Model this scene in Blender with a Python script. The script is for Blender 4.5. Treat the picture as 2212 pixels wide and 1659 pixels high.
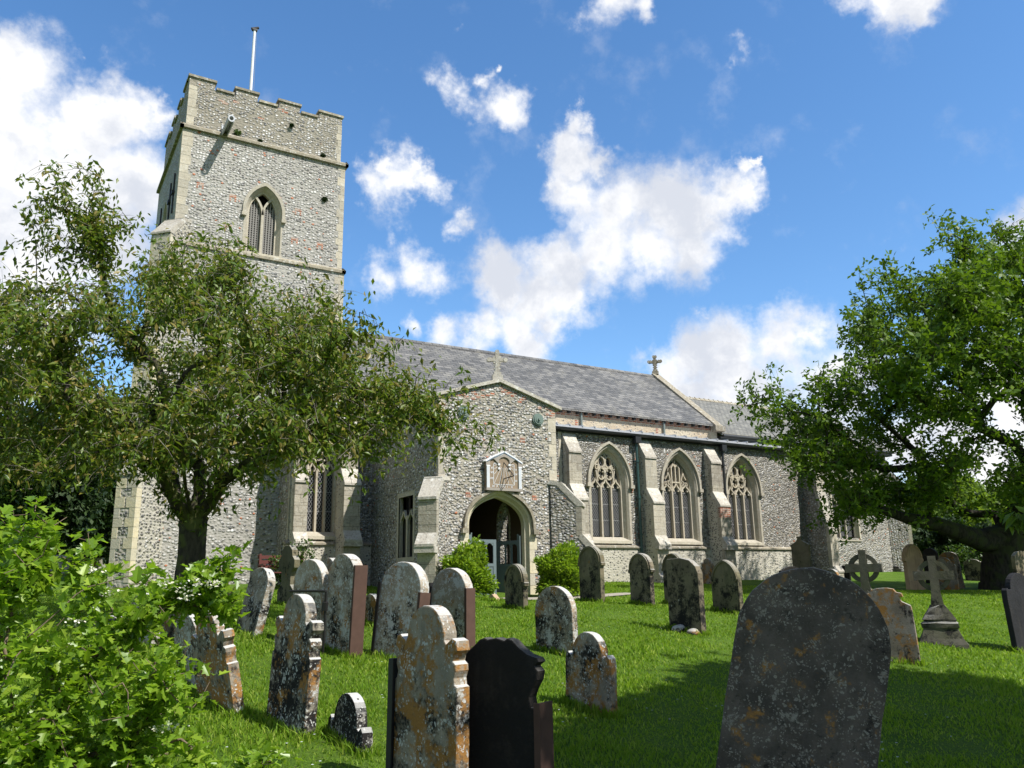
import bpy, bmesh, math, random
import numpy as np
from mathutils import Vector, Matrix
from mathutils.geometry import tessellate_polygon
for o in list(bpy.data.objects): bpy.data.objects.remove(o, do_unlink=True)
sc = bpy.context.scene
COL = sc.collection
rad = math.radians
# ------------------------------------------------------------------ camera
PIT, ROLL, AZ = rad(13.6935), rad(-0.8951), rad(59.3394)
_h = np.array([math.cos(AZ), math.sin(AZ), 0.]); _r = np.array([math.sin(AZ), -math.cos(AZ), 0.]); _u = np.array([0, 0, 1.])
FW = _h*math.cos(PIT)+_u*math.sin(PIT); _up = -_h*math.sin(PIT)+_u*math.cos(PIT)
CR = _r*math.cos(ROLL)+_up*math.sin(ROLL); CU = -_r*math.sin(ROLL)+_up*math.cos(ROLL)
CAM = np.array([0, 0, 1.6]); FD = 3284.84/1.85172
cam_d = bpy.data.cameras.new("camera"); cam = bpy.data.objects.new("camera", cam_d); COL.objects.link(cam)
cam_d.sensor_width = 36; cam_d.lens = 36*3284.84/4096; cam_d.clip_end = 3000; cam_d.clip_start = .05
_M = Matrix(((CR[0], CU[0], -FW[0]), (CR[1], CU[1], -FW[1]), (CR[2], CU[2], -FW[2]))).to_4x4()
_M.translation = Vector(CAM); cam.matrix_world = _M
sc.camera = cam
def ray(x, y): return FW+CR*(x-1106)/FD-CU*(y-829.5)/FD
def at(x, y, d): return CAM+ray(x, y)*d
def proj(P):
    v = np.array(P)-CAM; return (1106+FD*(v@CR)/(v@FW), 829.5-FD*(v@CU)/(v@FW))
# ------------------------------------------------------------------ light
SUN_EL, SUN_E = rad(51), rad(26)      # elevation; degrees east of south
SV = Vector((math.sin(SUN_E)*math.cos(SUN_EL), -math.cos(SUN_E)*math.cos(SUN_EL), math.sin(SUN_EL)))
sd = bpy.data.lights.new("sun", 'SUN'); sd.energy = 5.0; sd.angle = rad(.53); sd.color = (1, .968, .915)
so = bpy.data.objects.new("sun", sd); COL.objects.link(so); so.rotation_euler = SV.to_track_quat('Z', 'Y').to_euler()
vs = sc.view_settings; vs.view_transform = 'Standard'; vs.look = 'None'; vs.gamma = 1; vs.exposure = 0.6; vs.use_curve_mapping = False

class NT:
    def __init__(s, tree): s.t = tree
    def n(s, typ, ins=None, out=0, **props):
        nd = s.t.nodes.new(typ)
        for k, v in props.items(): setattr(nd, k, v)
        for k, v in (ins or {}).items():
            sock = nd.inputs[k]
            if isinstance(v, bpy.types.NodeSocket): s.t.links.new(v, sock)
            else:
                if isinstance(v, (tuple, list)) and len(v) == 3 and sock.type == 'RGBA': v = (*v, 1)
                sock.default_value = v
        return nd.outputs[out] if out is not None else nd
    def math(s, op, a, b=0., c=0., clamp=False): return s.n('ShaderNodeMath', {0: a, 1: b, 2: c}, operation=op, use_clamp=clamp)
    def ramp(s, fac, stops, interp='LINEAR'):
        nd = s.t.nodes.new('ShaderNodeValToRGB'); r = nd.color_ramp; r.interpolation = interp
        while len(r.elements) < len(stops): r.elements.new(.5)
        for e, (p, c) in zip(r.elements, stops):
            e.position = p; e.color = (*c, 1) if isinstance(c, (tuple, list)) else (c, c, c, 1)
        s.t.links.new(fac, nd.inputs[0]); return nd.outputs[0]
    def mix(s, f, a, b, blend='MIX'):
        nd = s.t.nodes.new('ShaderNodeMix'); nd.data_type = 'RGBA'; nd.blend_type = blend
        for k, v in ((0, f), (6, a), (7, b)):
            if isinstance(v, bpy.types.NodeSocket): s.t.links.new(v, nd.inputs[k])
            else: nd.inputs[k].default_value = (*v, 1) if isinstance(v, (tuple, list)) else v
        return nd.outputs[2]
    def noise(s, vec, scale, detail=4, rough=.55, out=0):
        return s.n('ShaderNodeTexNoise', {'Vector': vec, 'Scale': scale, 'Detail': detail, 'Roughness': rough}, out=out)
    def sstep(s, v, a, b):
        return s.n('ShaderNodeMapRange', {'Value': v, 'From Min': a, 'From Max': b}, interpolation_type='SMOOTHSTEP')

CLOUD_HI, CLOUD_LO = (5.6, 5.6, 5.65), (3.7, 3.9, 4.35)
# world: nishita sky + broken fair-weather clouds laid out by direction
w = bpy.data.worlds.new("World"); sc.world = w; w.use_nodes = True
wt = w.node_tree; wt.nodes.clear(); W = NT(wt)
sky = W.n('ShaderNodeTexSky', sky_type='NISHITA', sun_disc=False, sun_elevation=SUN_EL,
          sun_rotation=math.atan2(SV.x, SV.y), air_density=1.0, dust_density=.25, ozone_density=2.5)
tc = W.n('ShaderNodeTexCoord', out=0)
nz1 = W.n('ShaderNodeVectorMath', {0: W.noise(tc, 9, 5, .6, out=1), 1: (.5, .5, .5)}, operation='SUBTRACT')
nz2 = W.n('ShaderNodeVectorMath', {0: W.noise(tc, 34, 5, .65, out=1), 1: (.5, .5, .5)}, operation='SUBTRACT')
dv0 = W.n('ShaderNodeVectorMath', {0: nz1, 1: (.085, .085, .085), 2: tc}, operation='MULTIPLY_ADD')
dv = W.n('ShaderNodeVectorMath', {0: nz2, 1: (.04, .04, .04), 2: dv0}, operation='MULTIPLY_ADD')
BL = [(20,110,70),(60,190,105),(10,300,150),(140,280,85),(200,250,70),(262,240,66),(320,245,50),(338,212,24),(100,410,150),(250,400,90),(318,430,70),(30,540,170),(200,520,120),(0,700,200),(140,84,28,.5),(92,105,20,.5),(186,118,26,.45),(205,135,14,.5),
 (985,205,42,.85),(1036,172,24,.7),(1062,150,13,.8),(1092,222,42,.85),(1010,228,40,.7),(1085,255,20,.6),
 (825,390,46),(872,392,56),(918,408,42),(852,355,26),(905,365,22),(862,430,22,.7),
 (845,590,48,.85),(898,578,50,.85),(935,602,38,.7),(886,505,24,.6),(905,530,26,.5),(998,492,22,.6),(990,520,26,.6),(985,610,22,.4),
 (1256,262,30),(1236,305,40),(1262,330,52),(1300,352,40),(1228,385,34),(1260,420,62),(1335,440,78),(1420,455,66),(1395,440,40),(1490,470,78),(1555,440,52),(1602,380,26),(1622,358,14),(1600,430,46),(1636,395,22,.8),(1290,530,88),(1400,540,90),(1510,530,70),(1570,500,50,.8),(1560,545,30,.6),(1198,575,60),(1088,590,58),(1058,575,26),(1100,630,40),(1170,650,64),(1230,640,50,.9),(1210,690,56,.85),(1120,705,60,.9),(1040,735,48,.9),(940,728,44,.9),(885,712,30,.8),(1140,745,46,.9),(1478,378,18,.4),
 (1440,800,55,.9),(1500,765,66,.9),(1580,745,80),(1680,745,80),(1755,730,56),(1600,830,110),(1790,830,120),(1470,860,80),(1512,668,20,.55),(1545,695,34,.6),(1605,655,20,.6),(1650,670,26,.5),(1690,640,18,.5),
 (1850,5,46,.8),(1925,15,56),(1985,12,46),(1930,40,20,.6),(1325,0,54,.8),(1385,15,38,.9),(1262,30,26,.5),(1005,62,14,.4),(1596,82,18,.45),(1625,100,20,.45),(1592,128,14,.4),(1925,535,30,.5),(1900,572,22,.4),(2160,545,40,.7),(2205,520,55,.8),
 (2080,930,130,.9),(2212,850,150,.9),(1950,960,90,.9),(2180,1010,130,.9),(2330,650,150),(2500,500,160),(2450,900,160)]
acc = None
for b in BL:
    x, y, r_ = b[:3]; wgt = b[3] if len(b) > 3 else 1.
    d = ray(x, y); L = np.linalg.norm(d); d = d/L
    dist = W.n('ShaderNodeVectorMath', {0: dv, 1: tuple(d)}, out=1, operation='DISTANCE')
    rr = 1.9*r_/FD/L
    v = W.n('ShaderNodeMapRange', {'Value': dist, 'From Min': 0., 'From Max': rr, 'To Min': wgt, 'To Max': 0.}, clamp=True, interpolation_type='LINEAR')
    acc = v if acc is None else W.math('SMOOTH_MAX', acc, v, .22)
# unseen clouds added out of view, greyed to give a neutral fill light
n_wide = W.sstep(W.noise(tc, 2.6, 6, .6), .42, .62)
dotf = W.n('ShaderNodeVectorMath', {0: tc, 1: tuple(FW)}, out=1, operation='DOT_PRODUCT')
acc = W.math('MAXIMUM', acc, W.math('MULTIPLY', n_wide, W.sstep(dotf, .72, .55)))
nb = W.noise(tc, 15, 12, .6)
nf = W.noise(dv0, 6.5, 6, .6)
f = W.math('ADD', acc, W.math('MULTIPLY', W.math('SUBTRACT', nb, .5), 1.2))
mask = W.sstep(f, .24, .80)
mask = W.math('MULTIPLY', mask, W.sstep(acc, .03, .3))
shade = W.sstep(W.math('ADD', nf, W.math('MULTIPLY', W.math('SUBTRACT', nb, .5), .5)), .42, .66)
ccol = W.mix(shade, CLOUD_HI, CLOUD_LO)
ccol = W.mix(W.sstep(dotf, .72, .5), ccol, (2.6, 2.5, 2.35))  # added out-of-view clouds dimmed to warm grey for the fill they give
gs = W.n('ShaderNodeHueSaturation', {'Hue': .5, 'Saturation': 1.2, 'Value': 1.1, 'Color': sky})
bg = W.n('ShaderNodeBackground', {'Color': W.mix(mask, gs, ccol), 'Strength': .13})
W.n('ShaderNodeOutputWorld', {'Surface': bg}, out=None)

# ------------------------------------------------------------------ materials
def newmat(name, rough=.9, spec=.25):
    m = bpy.data.materials.new(name); m.use_nodes = True; t = m.node_tree
    b = t.nodes['Principled BSDF']; b.inputs['Roughness'].default_value = rough
    b.inputs['Specular IOR Level'].default_value = spec
    return m, NT(t), b
def setb(N, b, **kw):
    for k, v in kw.items():
        sock = b.inputs[k.replace('_', ' ')]
        if isinstance(v, bpy.types.NodeSocket): N.t.links.new(v, sock)
        else: sock.default_value = (*v, 1) if isinstance(v, (tuple, list)) and len(v) == 3 else v
def bump(N, b, h, dist=.02, strength=1.):
    N.t.links.new(N.n('ShaderNodeBump', {'Height': h, 'Distance': dist, 'Strength': strength}), b.inputs['Normal'])
def pos(N): return N.n('ShaderNodeNewGeometry', out=0)
def island(N): return N.n('ShaderNodeNewGeometry', out=8)
def plain(name, c, rough=.6, spec=.4, var=.15, metal=0.):
    m, N, b = newmat(name, rough, spec)
    n = N.noise(pos(N), 9, 5)
    v = N.math('ADD', N.math('MULTIPLY', n, 2*var), 1-var)
    setb(N, b, Base_Color=N.mix(1., tuple(c), N.n('ShaderNodeCombineColor', {0: v, 1: v, 2: v}), 'MULTIPLY'), Metallic=metal)
    return m
def flint(name, sc_=(11, 11, 14), fill=.46, mortar=(.36, .33, .27), dark=.34, light=.72, brick=.0, mortar2=(.27, .24, .19), bd=.035, stain=.3):
    m, N, b = newmat(name, .8, .35)
    P = pos(N)
    q = N.n('ShaderNodeVectorMath', {0: P, 1: sc_}, operation='MULTIPLY')
    wob = N.n('ShaderNodeVectorMath', {0: N.noise(P, 1.3, 2, out=1), 1: (1.2, 1.2, .9), 2: q}, operation='MULTIPLY_ADD')
    vor = N.n('ShaderNodeTexVoronoi', {'Vector': wob, 'Scale': 1., 'Randomness': .78}, out=None)
    dist, col = vor.outputs[0], vor.outputs[1]
    sep = N.n('ShaderNodeSeparateColor', {0: col}, out=None); rr, gg, bb = sep.outputs
    rim = N.noise(P, 60, 3)
    dd = N.math('ADD', dist, N.math('MULTIPLY', N.math('SUBTRACT', rim, .5), .22))
    thr = N.math('ADD', N.math('MULTIPLY', bb, .22), fill-.11)
    mk = N.sstep(N.math('SUBTRACT', thr, dd), -.05, .09)
    fc = N.ramp(rr, [(0, (.035, .038, .042)), (dark*.8, (.07, .072, .076)), (dark, (.19, .19, .185)), (light-.08, (.27, .265, .25)), (light, (.38, .375, .355)), (.93, (.52, .51, .49)), (1, (.70, .69, .67))], 'LINEAR')
    tint = N.mix(N.math('MULTIPLY', gg, .3), fc, (.24, .19, .13))
    mott = N.noise(P, 25, 4)
    tint = N.mix(N.sstep(mott, .45, .7), tint, N.mix(.4, tint, (.5, .5, .48)))
    if brick > 0:
        tint = N.mix(N.sstep(gg, 1-brick-.01, 1-brick), tint, (.38, .14, .07))
    big = N.noise(P, .55, 5, .6)
    mc = N.mix(N.sstep(big, .35, .7), mortar, mortar2)
    mc = N.mix(N.math('MULTIPLY', N.noise(P, 34, 4), .55), mc, (.16, .145, .12))
    c = N.mix(mk, mc, tint)
    st = N.sstep(N.noise(P, .9, 7, .68), .5, .72)
    c = N.mix(N.math('MULTIPLY', st, stain), c, (.16, .15, .13))
    setb(N, b, Base_Color=c)
    setb(N, b, Roughness=N.math('SUBTRACT', .92, N.math('MULTIPLY', mk, .38)))
    hh = N.math('ADD', N.math('MULTIPLY', mk, .6), N.math('ADD', N.math('MULTIPLY', N.math('SUBTRACT', .6, dist), .9), N.math('MULTIPLY', rim, .25)))
    bump(N, b, hh, bd)
    return m
def limestone(name, c1=(.48, .43, .335), c2=(.34, .31, .25), stain=(.2, .17, .12), amt=.5, block=None, white=.0):
    m, N, b = newmat(name, .92, .15)
    P = pos(N); n1 = N.noise(P, 2.2, 6, .6); n2 = N.noise(P, 17, 6, .65)
    c = N.mix(island(N), c1, c2)
    c = N.mix(N.sstep(n1, .42, .7), c, N.mix(.5, c, c2))
    c = N.mix(N.math('MULTIPLY', N.sstep(n2, .5, .68), amt), c, stain)
    c = N.mix(N.math('MULTIPLY', N.sstep(N.noise(P, 7, 6, .7), .52, .68), .35+white), c, (.62, .61, .56))
    if block:
        br = N.n('ShaderNodeTexBrick', {'Vector': N.n('ShaderNodeVectorMath', {0: P, 1: (1, 1, 1)}, operation='MULTIPLY'), 'Scale': 1., 'Mortar Size': .008, 'Brick Width': .5, 'Row Height': block, 'Color1': (.8, .8, .8), 'Color2': (1, 1, 1), 'Mortar': (.4, .36, .3)})
        xyz = N.n('ShaderNodeSeparateXYZ', {0: P}, out=None)
        cb = N.n('ShaderNodeCombineXYZ', {0: N.math('ADD', xyz.outputs[0], xyz.outputs[1]), 1: xyz.outputs[2]})
        br.node.inputs['Vector']; N.t.links.new(cb, br.node.inputs['Vector'])
        c = N.mix(.75, c, br, 'MULTIPLY')
    setb(N, b, Base_Color=c); bump(N, b, n2, .012); return m
def slate(name, c1, c2, c3, zs, wd=.34, row=.21, amt=.5):
    m, N, b = newmat(name, .62, .4)
    P = pos(N); xyz = N.n('ShaderNodeSeparateXYZ', {0: P}, out=None)
    wv = N.noise(P, .7, 3)
    cb = N.n('ShaderNodeCombineXYZ', {0: N.math('ADD', xyz.outputs[0], N.math('MULTIPLY', xyz.outputs[1], .02)), 1: N.math('ADD', N.math('MULTIPLY', xyz.outputs[2], zs), N.math('MULTIPLY', wv, .06))})
    br = N.n('ShaderNodeTexBrick', {'Vector': cb, 'Scale': 1., 'Mortar Size': .011, 'Mortar Smooth': .2, 'Bias': 0., 'Brick Width': wd, 'Row Height': row, 'Color1': (0, 0, 0), 'Color2': (1, 1, 1), 'Mortar': (.5, .5, .5)}, out=None)
    f = N.math('ADD', N.math('MULTIPLY', br.outputs[0], .75), N.math('MULTIPLY', N.noise(P, 3.5, 5), .4))
    f = N.math('ADD', N.math('MULTIPLY', N.math('SUBTRACT', f, .5), .85), .5)
    stk = N.noise(N.n('ShaderNodeVectorMath', {0: P, 1: (2.2, .5, .5)}, operation='MULTIPLY'), 1., 6, .65)
    f = N.math('ADD', f, N.math('MULTIPLY', N.math('SUBTRACT', stk, .5), .7))
    c = N.ramp(f, [(.1, c1), (.5, c2), (.95, c3)])
    c = N.mix(N.math('MULTIPLY', N.sstep(N.noise(P, 1.6, 7, .7), .5, .7), amt), c, (.24, .225, .18))
    c = N.mix(N.math('MULTIPLY', N.sstep(N.noise(P, 14, 5, .7), .6, .7), .5), c, (.42, .41, .36))
    c = N.mix(br.outputs[1], c, (.035, .036, .038))
    setb(N, b, Base_Color=c)
    fr = N.math('FRACT', N.math('DIVIDE', N.math('ADD', N.math('MULTIPLY', xyz.outputs[2], zs), N.math('MULTIPLY', wv, .06)), row))
    bump(N, b, N.math('ADD', N.math('SUBTRACT', 1., fr), N.math('ADD', N.math('MULTIPLY', br.outputs[1], -.6), N.math('MULTIPLY', br.outputs[0], .3))), .018)
    return m
def lichen(name, base=(.21, .185, .15), base2=(.12, .105, .085), white=.5, orange=.25, black=.25, green=.0, sc_=1., wcol=(.58, .57, .53)):
    """weathered gravestone: base stone, pale crust spots, orange and black lichen"""
    m, N, b = newmat(name, .93, .12)
    tco = N.n('ShaderNodeTexCoord', out=3)
    P = N.n('ShaderNodeVectorMath', {0: tco, 1: N.n('ShaderNodeCombineXYZ', {0: N.math('MULTIPLY', N.n('ShaderNodeObjectInfo', out=5), 31.), 1: 2., 2: 5.})}, operation='ADD')
    c = N.mix(N.sstep(N.noise(P, 2.4*sc_, 6, .6), .35, .65), base, base2)
    str_ = N.n('ShaderNodeVectorMath', {0: P, 1: (9, 9, 1.3)}, operation='MULTIPLY')
    c = N.mix(N.math('MULTIPLY', N.sstep(N.noise(str_, 1., 5, .6), .5, .75), .5), c, (.05, .045, .04))
    if green: c = N.mix(N.math('MULTIPLY', N.sstep(N.noise(P, 3, 5), .4, .65), green), c, (.10, .105, .05))
    hz = N.n('ShaderNodeSeparateXYZ', {0: tco}, out=2)
    if black: c = N.mix(N.sstep(N.math('ADD', N.math('MULTIPLY', N.math('SUBTRACT', N.sstep(hz, 1.0, .45), .5), .1), N.math('ADD', N.noise(P, 3.1*sc_, 8, .72), N.math('MULTIPLY', N.noise(P, 28, 4), .25))), .78-black*.6, .94-black*.6), c, (.018, .017, .016))
    if orange: c = N.mix(N.sstep(N.math('ADD', N.noise(P, 4.2*sc_, 8, .7), N.math('MULTIPLY', N.noise(P, 33, 3), .2)), .83-orange*.45, .95-orange*.45), c, N.mix(N.noise(P, 40, 3), (.23, .105, .03), (.33, .18, .055)))
    v1 = N.n('ShaderNodeTexVoronoi', {'Vector': N.n('ShaderNodeVectorMath', {0: N.noise(P, 12, 3, out=1), 1: (.09, .09, .09), 2: P}, operation='MULTIPLY_ADD'), 'Scale': 34*sc_}, out=None)
    sp = N.math('LESS_THAN', v1.outputs[0], N.math('MULTIPLY', N.n('ShaderNodeSeparateColor', {0: v1.outputs[1]}), .55))
    pat = N.sstep(N.math('ADD', N.noise(P, 5*sc_, 9, .75), N.math('MULTIPLY', sp, .13)), .84-white*.5, .93-white*.5)
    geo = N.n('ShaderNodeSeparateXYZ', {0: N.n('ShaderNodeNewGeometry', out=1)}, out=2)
    top = N.math('MULTIPLY', N.sstep(geo, .35, .85), N.sstep(N.noise(P, 11, 5, .7), .33, .45))   # upward edges whitened: crust lichen, with their sunlit highlight put into the colour
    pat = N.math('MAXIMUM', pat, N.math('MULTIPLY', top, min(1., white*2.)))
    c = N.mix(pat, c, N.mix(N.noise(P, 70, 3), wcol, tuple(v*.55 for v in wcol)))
    setb(N, b, Base_Color=c)
    bump(N, b, N.math('ADD', N.noise(P, 55, 6, .7), N.math('MULTIPLY', N.noise(P, 9, 4), 1.5)), .008)
    return m
def leafmat(name, c1, c2, c3, trans=.45, rough=.42, spec=.4):
    m = bpy.data.materials.new(name); m.use_nodes = True; t = m.node_tree; t.nodes.clear(); N = NT(t)
    rnd = island(N)
    c = N.ramp(rnd, [(0, c1), (.55, c2), (.9, c3), (1, tuple(min(1, v*1.25) for v in c3))])
    c = N.mix(N.math('MULTIPLY', N.sstep(N.noise(pos(N), 1.2, 3), .4, .65), .35), c, c1)
    b = N.n('ShaderNodeBsdfPrincipled', {'Base Color': c, 'Roughness': rough, 'Specular IOR Level': spec})
    tr = N.n('ShaderNodeBsdfTranslucent', {'Color': N.mix(.55, c, tuple(min(1., v) for v in (c2[0]*2.0, c2[1]*1.9, c2[2]*.8)))})
    mx = N.n('ShaderNodeMixShader', {0: trans, 1: b, 2: tr})
    N.n('ShaderNodeOutputMaterial', {'Surface': mx}, out=None); return m
def bark(name, c1, c2, moss=None):
    m, N, b = newmat(name, .95, .1); P = pos(N)
    s_ = N.n('ShaderNodeVectorMath', {0: P, 1: (14, 14, 4)}, operation='MULTIPLY')
    n = N.noise(s_, 1., 6, .6); c = N.mix(N.sstep(n, .35, .65), c1, c2)
    if moss: c = N.mix(N.math('MULTIPLY', N.sstep(N.noise(P, 3.3, 5), .45, .6), .8), c, moss)
    setb(N, b, Base_Color=c); bump(N, b, n, .02); return m

M = {}
M['flint_tower'] = flint('flint_tower', (10, 10, 13), .43, (.40, .385, .345), .20, .62, .02, (.31, .295, .265), .03, .2)
M['flint_parapet'] = flint('flint_parapet', (10, 10, 13), .40, (.30, .275, .215), .25, .70, .03, (.24, .215, .165), .03, .3)
M['flint_tower_low'] = flint('flint_tower_low', (9.5, 9.5, 12.5), .41, (.47, .445, .37), .52, .88, .008, (.38, .35, .28), .035, .2)
M['flint_aisle'] = flint('flint_aisle', (13, 13, 16.5), .52, (.31, .285, .23), .40, .72, .01, (.22, .2, .16), .04, .3)
M['flint_porch'] = flint('flint_porch', (11.5, 11.5, 15), .53, (.38, .35, .285), .24, .60, .012, (.31, .28, .22), .045, .12)
M['flint_plinth'] = flint('flint_plinth', (11.5, 11.5, 14), .35, (.58, .545, .45), .62, .86, .0, (.45, .42, .34), .02, .15)
M['flint_clere'] = flint('flint_clere', (9.5, 9.5, 12), .26, (.56, .49, .36), .5, .8, .02, (.46, .36, .25), .02, .3)
M['stone'] = limestone('dressed_limestone')
M['stone_yellow'] = limestone('yellow_limestone', (.60, .52, .33), (.42, .39, .31), (.22, .2, .15), .25)
M['stone_block'] = limestone('weathered_ashlar', (.42, .38, .30), (.30, .27, .22), (.13, .12, .1), .6, .3)
M['stone_cope'] = limestone('lichened_coping', (.33, .29, .21), (.22, .195, .15), (.12, .10, .07), .7, None, .3)
M['slope'] = limestone('weathering_slope', (.50, .47, .40), (.34, .31, .26), (.14, .12, .1), .7, None, .35)
M['tracery'] = limestone('tracery_stone', (.47, .41, .31), (.36, .32, .25), (.22, .17, .11), .35)
M['slate'] = slate('nave_slates', (.06, .059, .056), (.108, .105, .098), (.19, .182, .165), 1.58, .36, .2)
M['slate2'] = slate('chancel_slates', (.12, .115, .095), (.175, .168, .14), (.24, .23, .19), 1.55, .26, .15, .7)
M['lead'] = plain('weathered_lead', (.36, .37, .39), .5, .5)
M['dark_paint'] = plain('black_paint', (.018, .02, .022), .45, .5)
M['green_pipe'] = plain('dark_green_paint', (.02, .055, .05), .4, .5)
M['grey_pipe'] = plain('grey_green_paint', (.16, .19, .175), .5, .4)
M['verdigris'] = plain('verdigris_paint', (.12, .165, .14), .6, .4)
M['gate'] = plain('grey_blue_gate_paint', (.12, .155, .16), .45, .4, .1)
M['glass'] = plain('old_leaded_glass', (.010, .010, .013), .3, .35, .3)
M['lattice'] = plain('pale_wire_guard', (.30, .30, .30), .5, .4)
M['louvre'] = plain('weathered_oak_louvre', (.20, .19, .175), .8, .2)
M['void'] = plain('dark_interior', (.012, .011, .010), .95, .05)
M['dark_lining'] = plain('shaded_porch_lining', (.20, .14, .11), .95, .05)  # deep brown for the porch inside, its shade put into the colour
M['brick'] = None
def brickmat(name='red_brick', mixflint=0.):
    m, N, b = newmat(name, .9, .15); P = pos(N); xyz = N.n('ShaderNodeSeparateXYZ', {0: P}, out=None)
    cb = N.n('ShaderNodeCombineXYZ', {0: N.math('ADD', xyz.outputs[0], xyz.outputs[1]), 1: xyz.outputs[2]})
    br = N.n('ShaderNodeTexBrick', {'Vector': cb, 'Scale': 1., 'Mortar Size': .01, 'Brick Width': .23, 'Row Height': .075, 'Color1': (.36, .13, .07), 'Color2': (.22, .09, .06), 'Mortar': (.42, .38, .32)})
    c = N.mix(N.math('MULTIPLY', N.sstep(N.noise(P, 3, 5), .45, .65), .5), br, (.40, .36, .3))
    setb(N, b, Base_Color=c); bump(N, b, N.noise(P, 30, 4), .01); return m
M['brick'] = brickmat()
M['wood'] = plain('weathered_sundial_board', (.235, .18, .125), .8, .2, .3)
M['dial_grey'] = plain('dial_grey_paint', (.28, .25, .215), .8, .2)
M['white'] = plain('white_paint', (.66, .67, .68), .6, .3, .05)
M['blue'] = plain('blue_grey_paint', (.14, .2, .28), .6, .3)
M['iron'] = plain('black_iron', (.014, .013, .013), .6, .4, .4)
M['rust'] = plain('rusted_iron_strip', (.085, .05, .038), .85, .15, .3)
M['binplastic'] = plain('grey_bin_plastic', (.05, .055, .065), .45, .5, .1)
M['bench'] = plain('dark_red_bench_paint', (.10, .025, .02), .6, .4)
M['polewhite'] = plain('white_pole_paint', (.62, .62, .62), .45, .4, .08)
M['path'] = plain('worn_path', (.30, .27, .22), .95, .1, .3)

# ------------------------------------------------------------------ helpers
class MB:
    def __init__(s): s.v = []; s.f = []
    def poly(s, pts):
        n = len(s.v); s.v += [tuple(p) for p in pts]; s.f.append(tuple(range(n, n+len(pts))))
    def box(s, x0, x1, y0, y1, z0, z1, T=None):
        T = T or (lambda a, b, c: (a, b, c)); n = len(s.v)
        s.v += [T(x, y, z) for z in (z0, z1) for x, y in ((x0, y0), (x1, y0), (x1, y1), (x0, y1))]
        for q in ((0, 3, 2, 1), (4, 5, 6, 7), (0, 1, 5, 4), (1, 2, 6, 5), (2, 3, 7, 6), (3, 0, 4, 7)): s.f.append(tuple(n+i for i in q))
        return s
    def prism(s, outer, holes, T, w0, w1, back=True, sides=True):
        loops = [outer]+list(holes)
        tris = tessellate_polygon([[Vector((a, b, 0)) for a, b in L] for L in loops])
        flat = [p for L in loops for p in L]; N_ = len(flat)
        n = len(s.v); s.v += [T(a, b, w0) for a, b in flat]; s.f += [tuple(n+i for i in t) for t in tris]
        n2 = len(s.v); s.v += [T(a, b, w1) for a, b in flat]
        if back: s.f += [tuple(n2+i for i in reversed(t)) for t in tris]
        if sides:
            o = 0
            for L in loops:
                k = len(L)
                for i in range(k): j = (i+1) % k; s.f.append((n+o+i, n+o+j, n2+o+j, n2+o+i))
                o += k
        return s
    def loft(s, A, B, T, wa, wb, closed=False):
        n = len(s.v); k = len(A); s.v += [T(a, b, wa) for a, b in A]+[T(a, b, wb) for a, b in B]
        for i in range(k if closed else k-1): j = (i+1) % k; s.f.append((n+i, n+j, n+k+j, n+k+i))
        return s
    def bar(s, pts, wd, T, w0, w1):
        """ribbon of width wd following 2D points, thickness w0..w1"""
        P = [Vector(p) for p in pts]; L, R = [], []
        for i, p in enumerate(P):
            a = (P[i]-P[i-1]).normalized() if i else None; b = (P[i+1]-P[i]).normalized() if i < len(P)-1 else None
            d = (a+b).normalized() if (a and b and (a+b).length > 1e-4) else (a or b)
            n_ = Vector((-d.y, d.x)); m_ = 1/max(.5, n_.dot(Vector((-(b or a).y, (b or a).x))))
            L.append(p+n_*wd/2*m_); R.append(p-n_*wd/2*m_)
        n = len(s.v); k = len(P)
        for w_ in (w0, w1):
            s.v += [T(p.x, p.y, w_) for p in L]+[T(p.x, p.y, w_) for p in R]
        for i in range(k-1):
            s.f += [(n+i, n+i+1, n+k+i+1, n+k+i), (n+2*k+i, n+3*k+i, n+3*k+i+1, n+2*k+i+1),
                    (n+i, n+2*k+i, n+2*k+i+1, n+i+1), (n+k+i, n+k+i+1, n+3*k+i+1, n+3*k+i)]
        s.f += [(n, n+k, n+3*k, n+2*k), (n+k-1, n+3*k-1, n+4*k-1, n+2*k-1)]
        return s
    def tube(s, pts, r, sides=8, caps=True):
        P = [Vector(p) for p in pts]; rs = r if isinstance(r, (list, tuple)) else [r]*len(P); n = len(s.v)
        for i, p in enumerate(P):
            d = (P[min(i+1, len(P)-1)]-P[max(i-1, 0)]).normalized()
            a = d.cross(Vector((0, 0, 1)) if abs(d.z) < .9 else Vector((1, 0, 0))).normalized(); b = d.cross(a)
            s.v += [tuple(p+(a*math.cos(t)+b*math.sin(t))*rs[i]) for t in [2*math.pi*k/sides for k in range(sides)]]
        for i in range(len(P)-1):
            for k in range(sides):
                j = (k+1) % sides; s.f.append((n+i*sides+k, n+i*sides+j, n+(i+1)*sides+j, n+(i+1)*sides+k))
        if caps: s.f += [tuple(n+k for k in range(sides)), tuple(n+(len(P)-1)*sides+k for k in range(sides))]
        return s
    def build(s, name, mat, parent=None, smooth=False, loc=None):
        me = bpy.data.meshes.new(name); me.from_pydata(s.v, [], s.f)
        bm = bmesh.new(); bm.from_mesh(me); bmesh.ops.recalc_face_normals(bm, faces=bm.faces); bm.to_mesh(me); bm.free()
        return link(name, me, mat, parent, smooth)
ORG = {}
def link(name, me, mat, parent=None, smooth=False):
    o = bpy.data.objects.new(name, me); COL.objects.link(o)
    if mat is not None: me.materials.append(mat)
    if smooth: me.polygons.foreach_set('use_smooth', [True]*len(me.polygons))
    if parent is not None:
        o.parent = parent
        loc = ORG.get(parent.name)
        if loc is not None: o.matrix_parent_inverse = loc.inverted()
    return o
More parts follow.
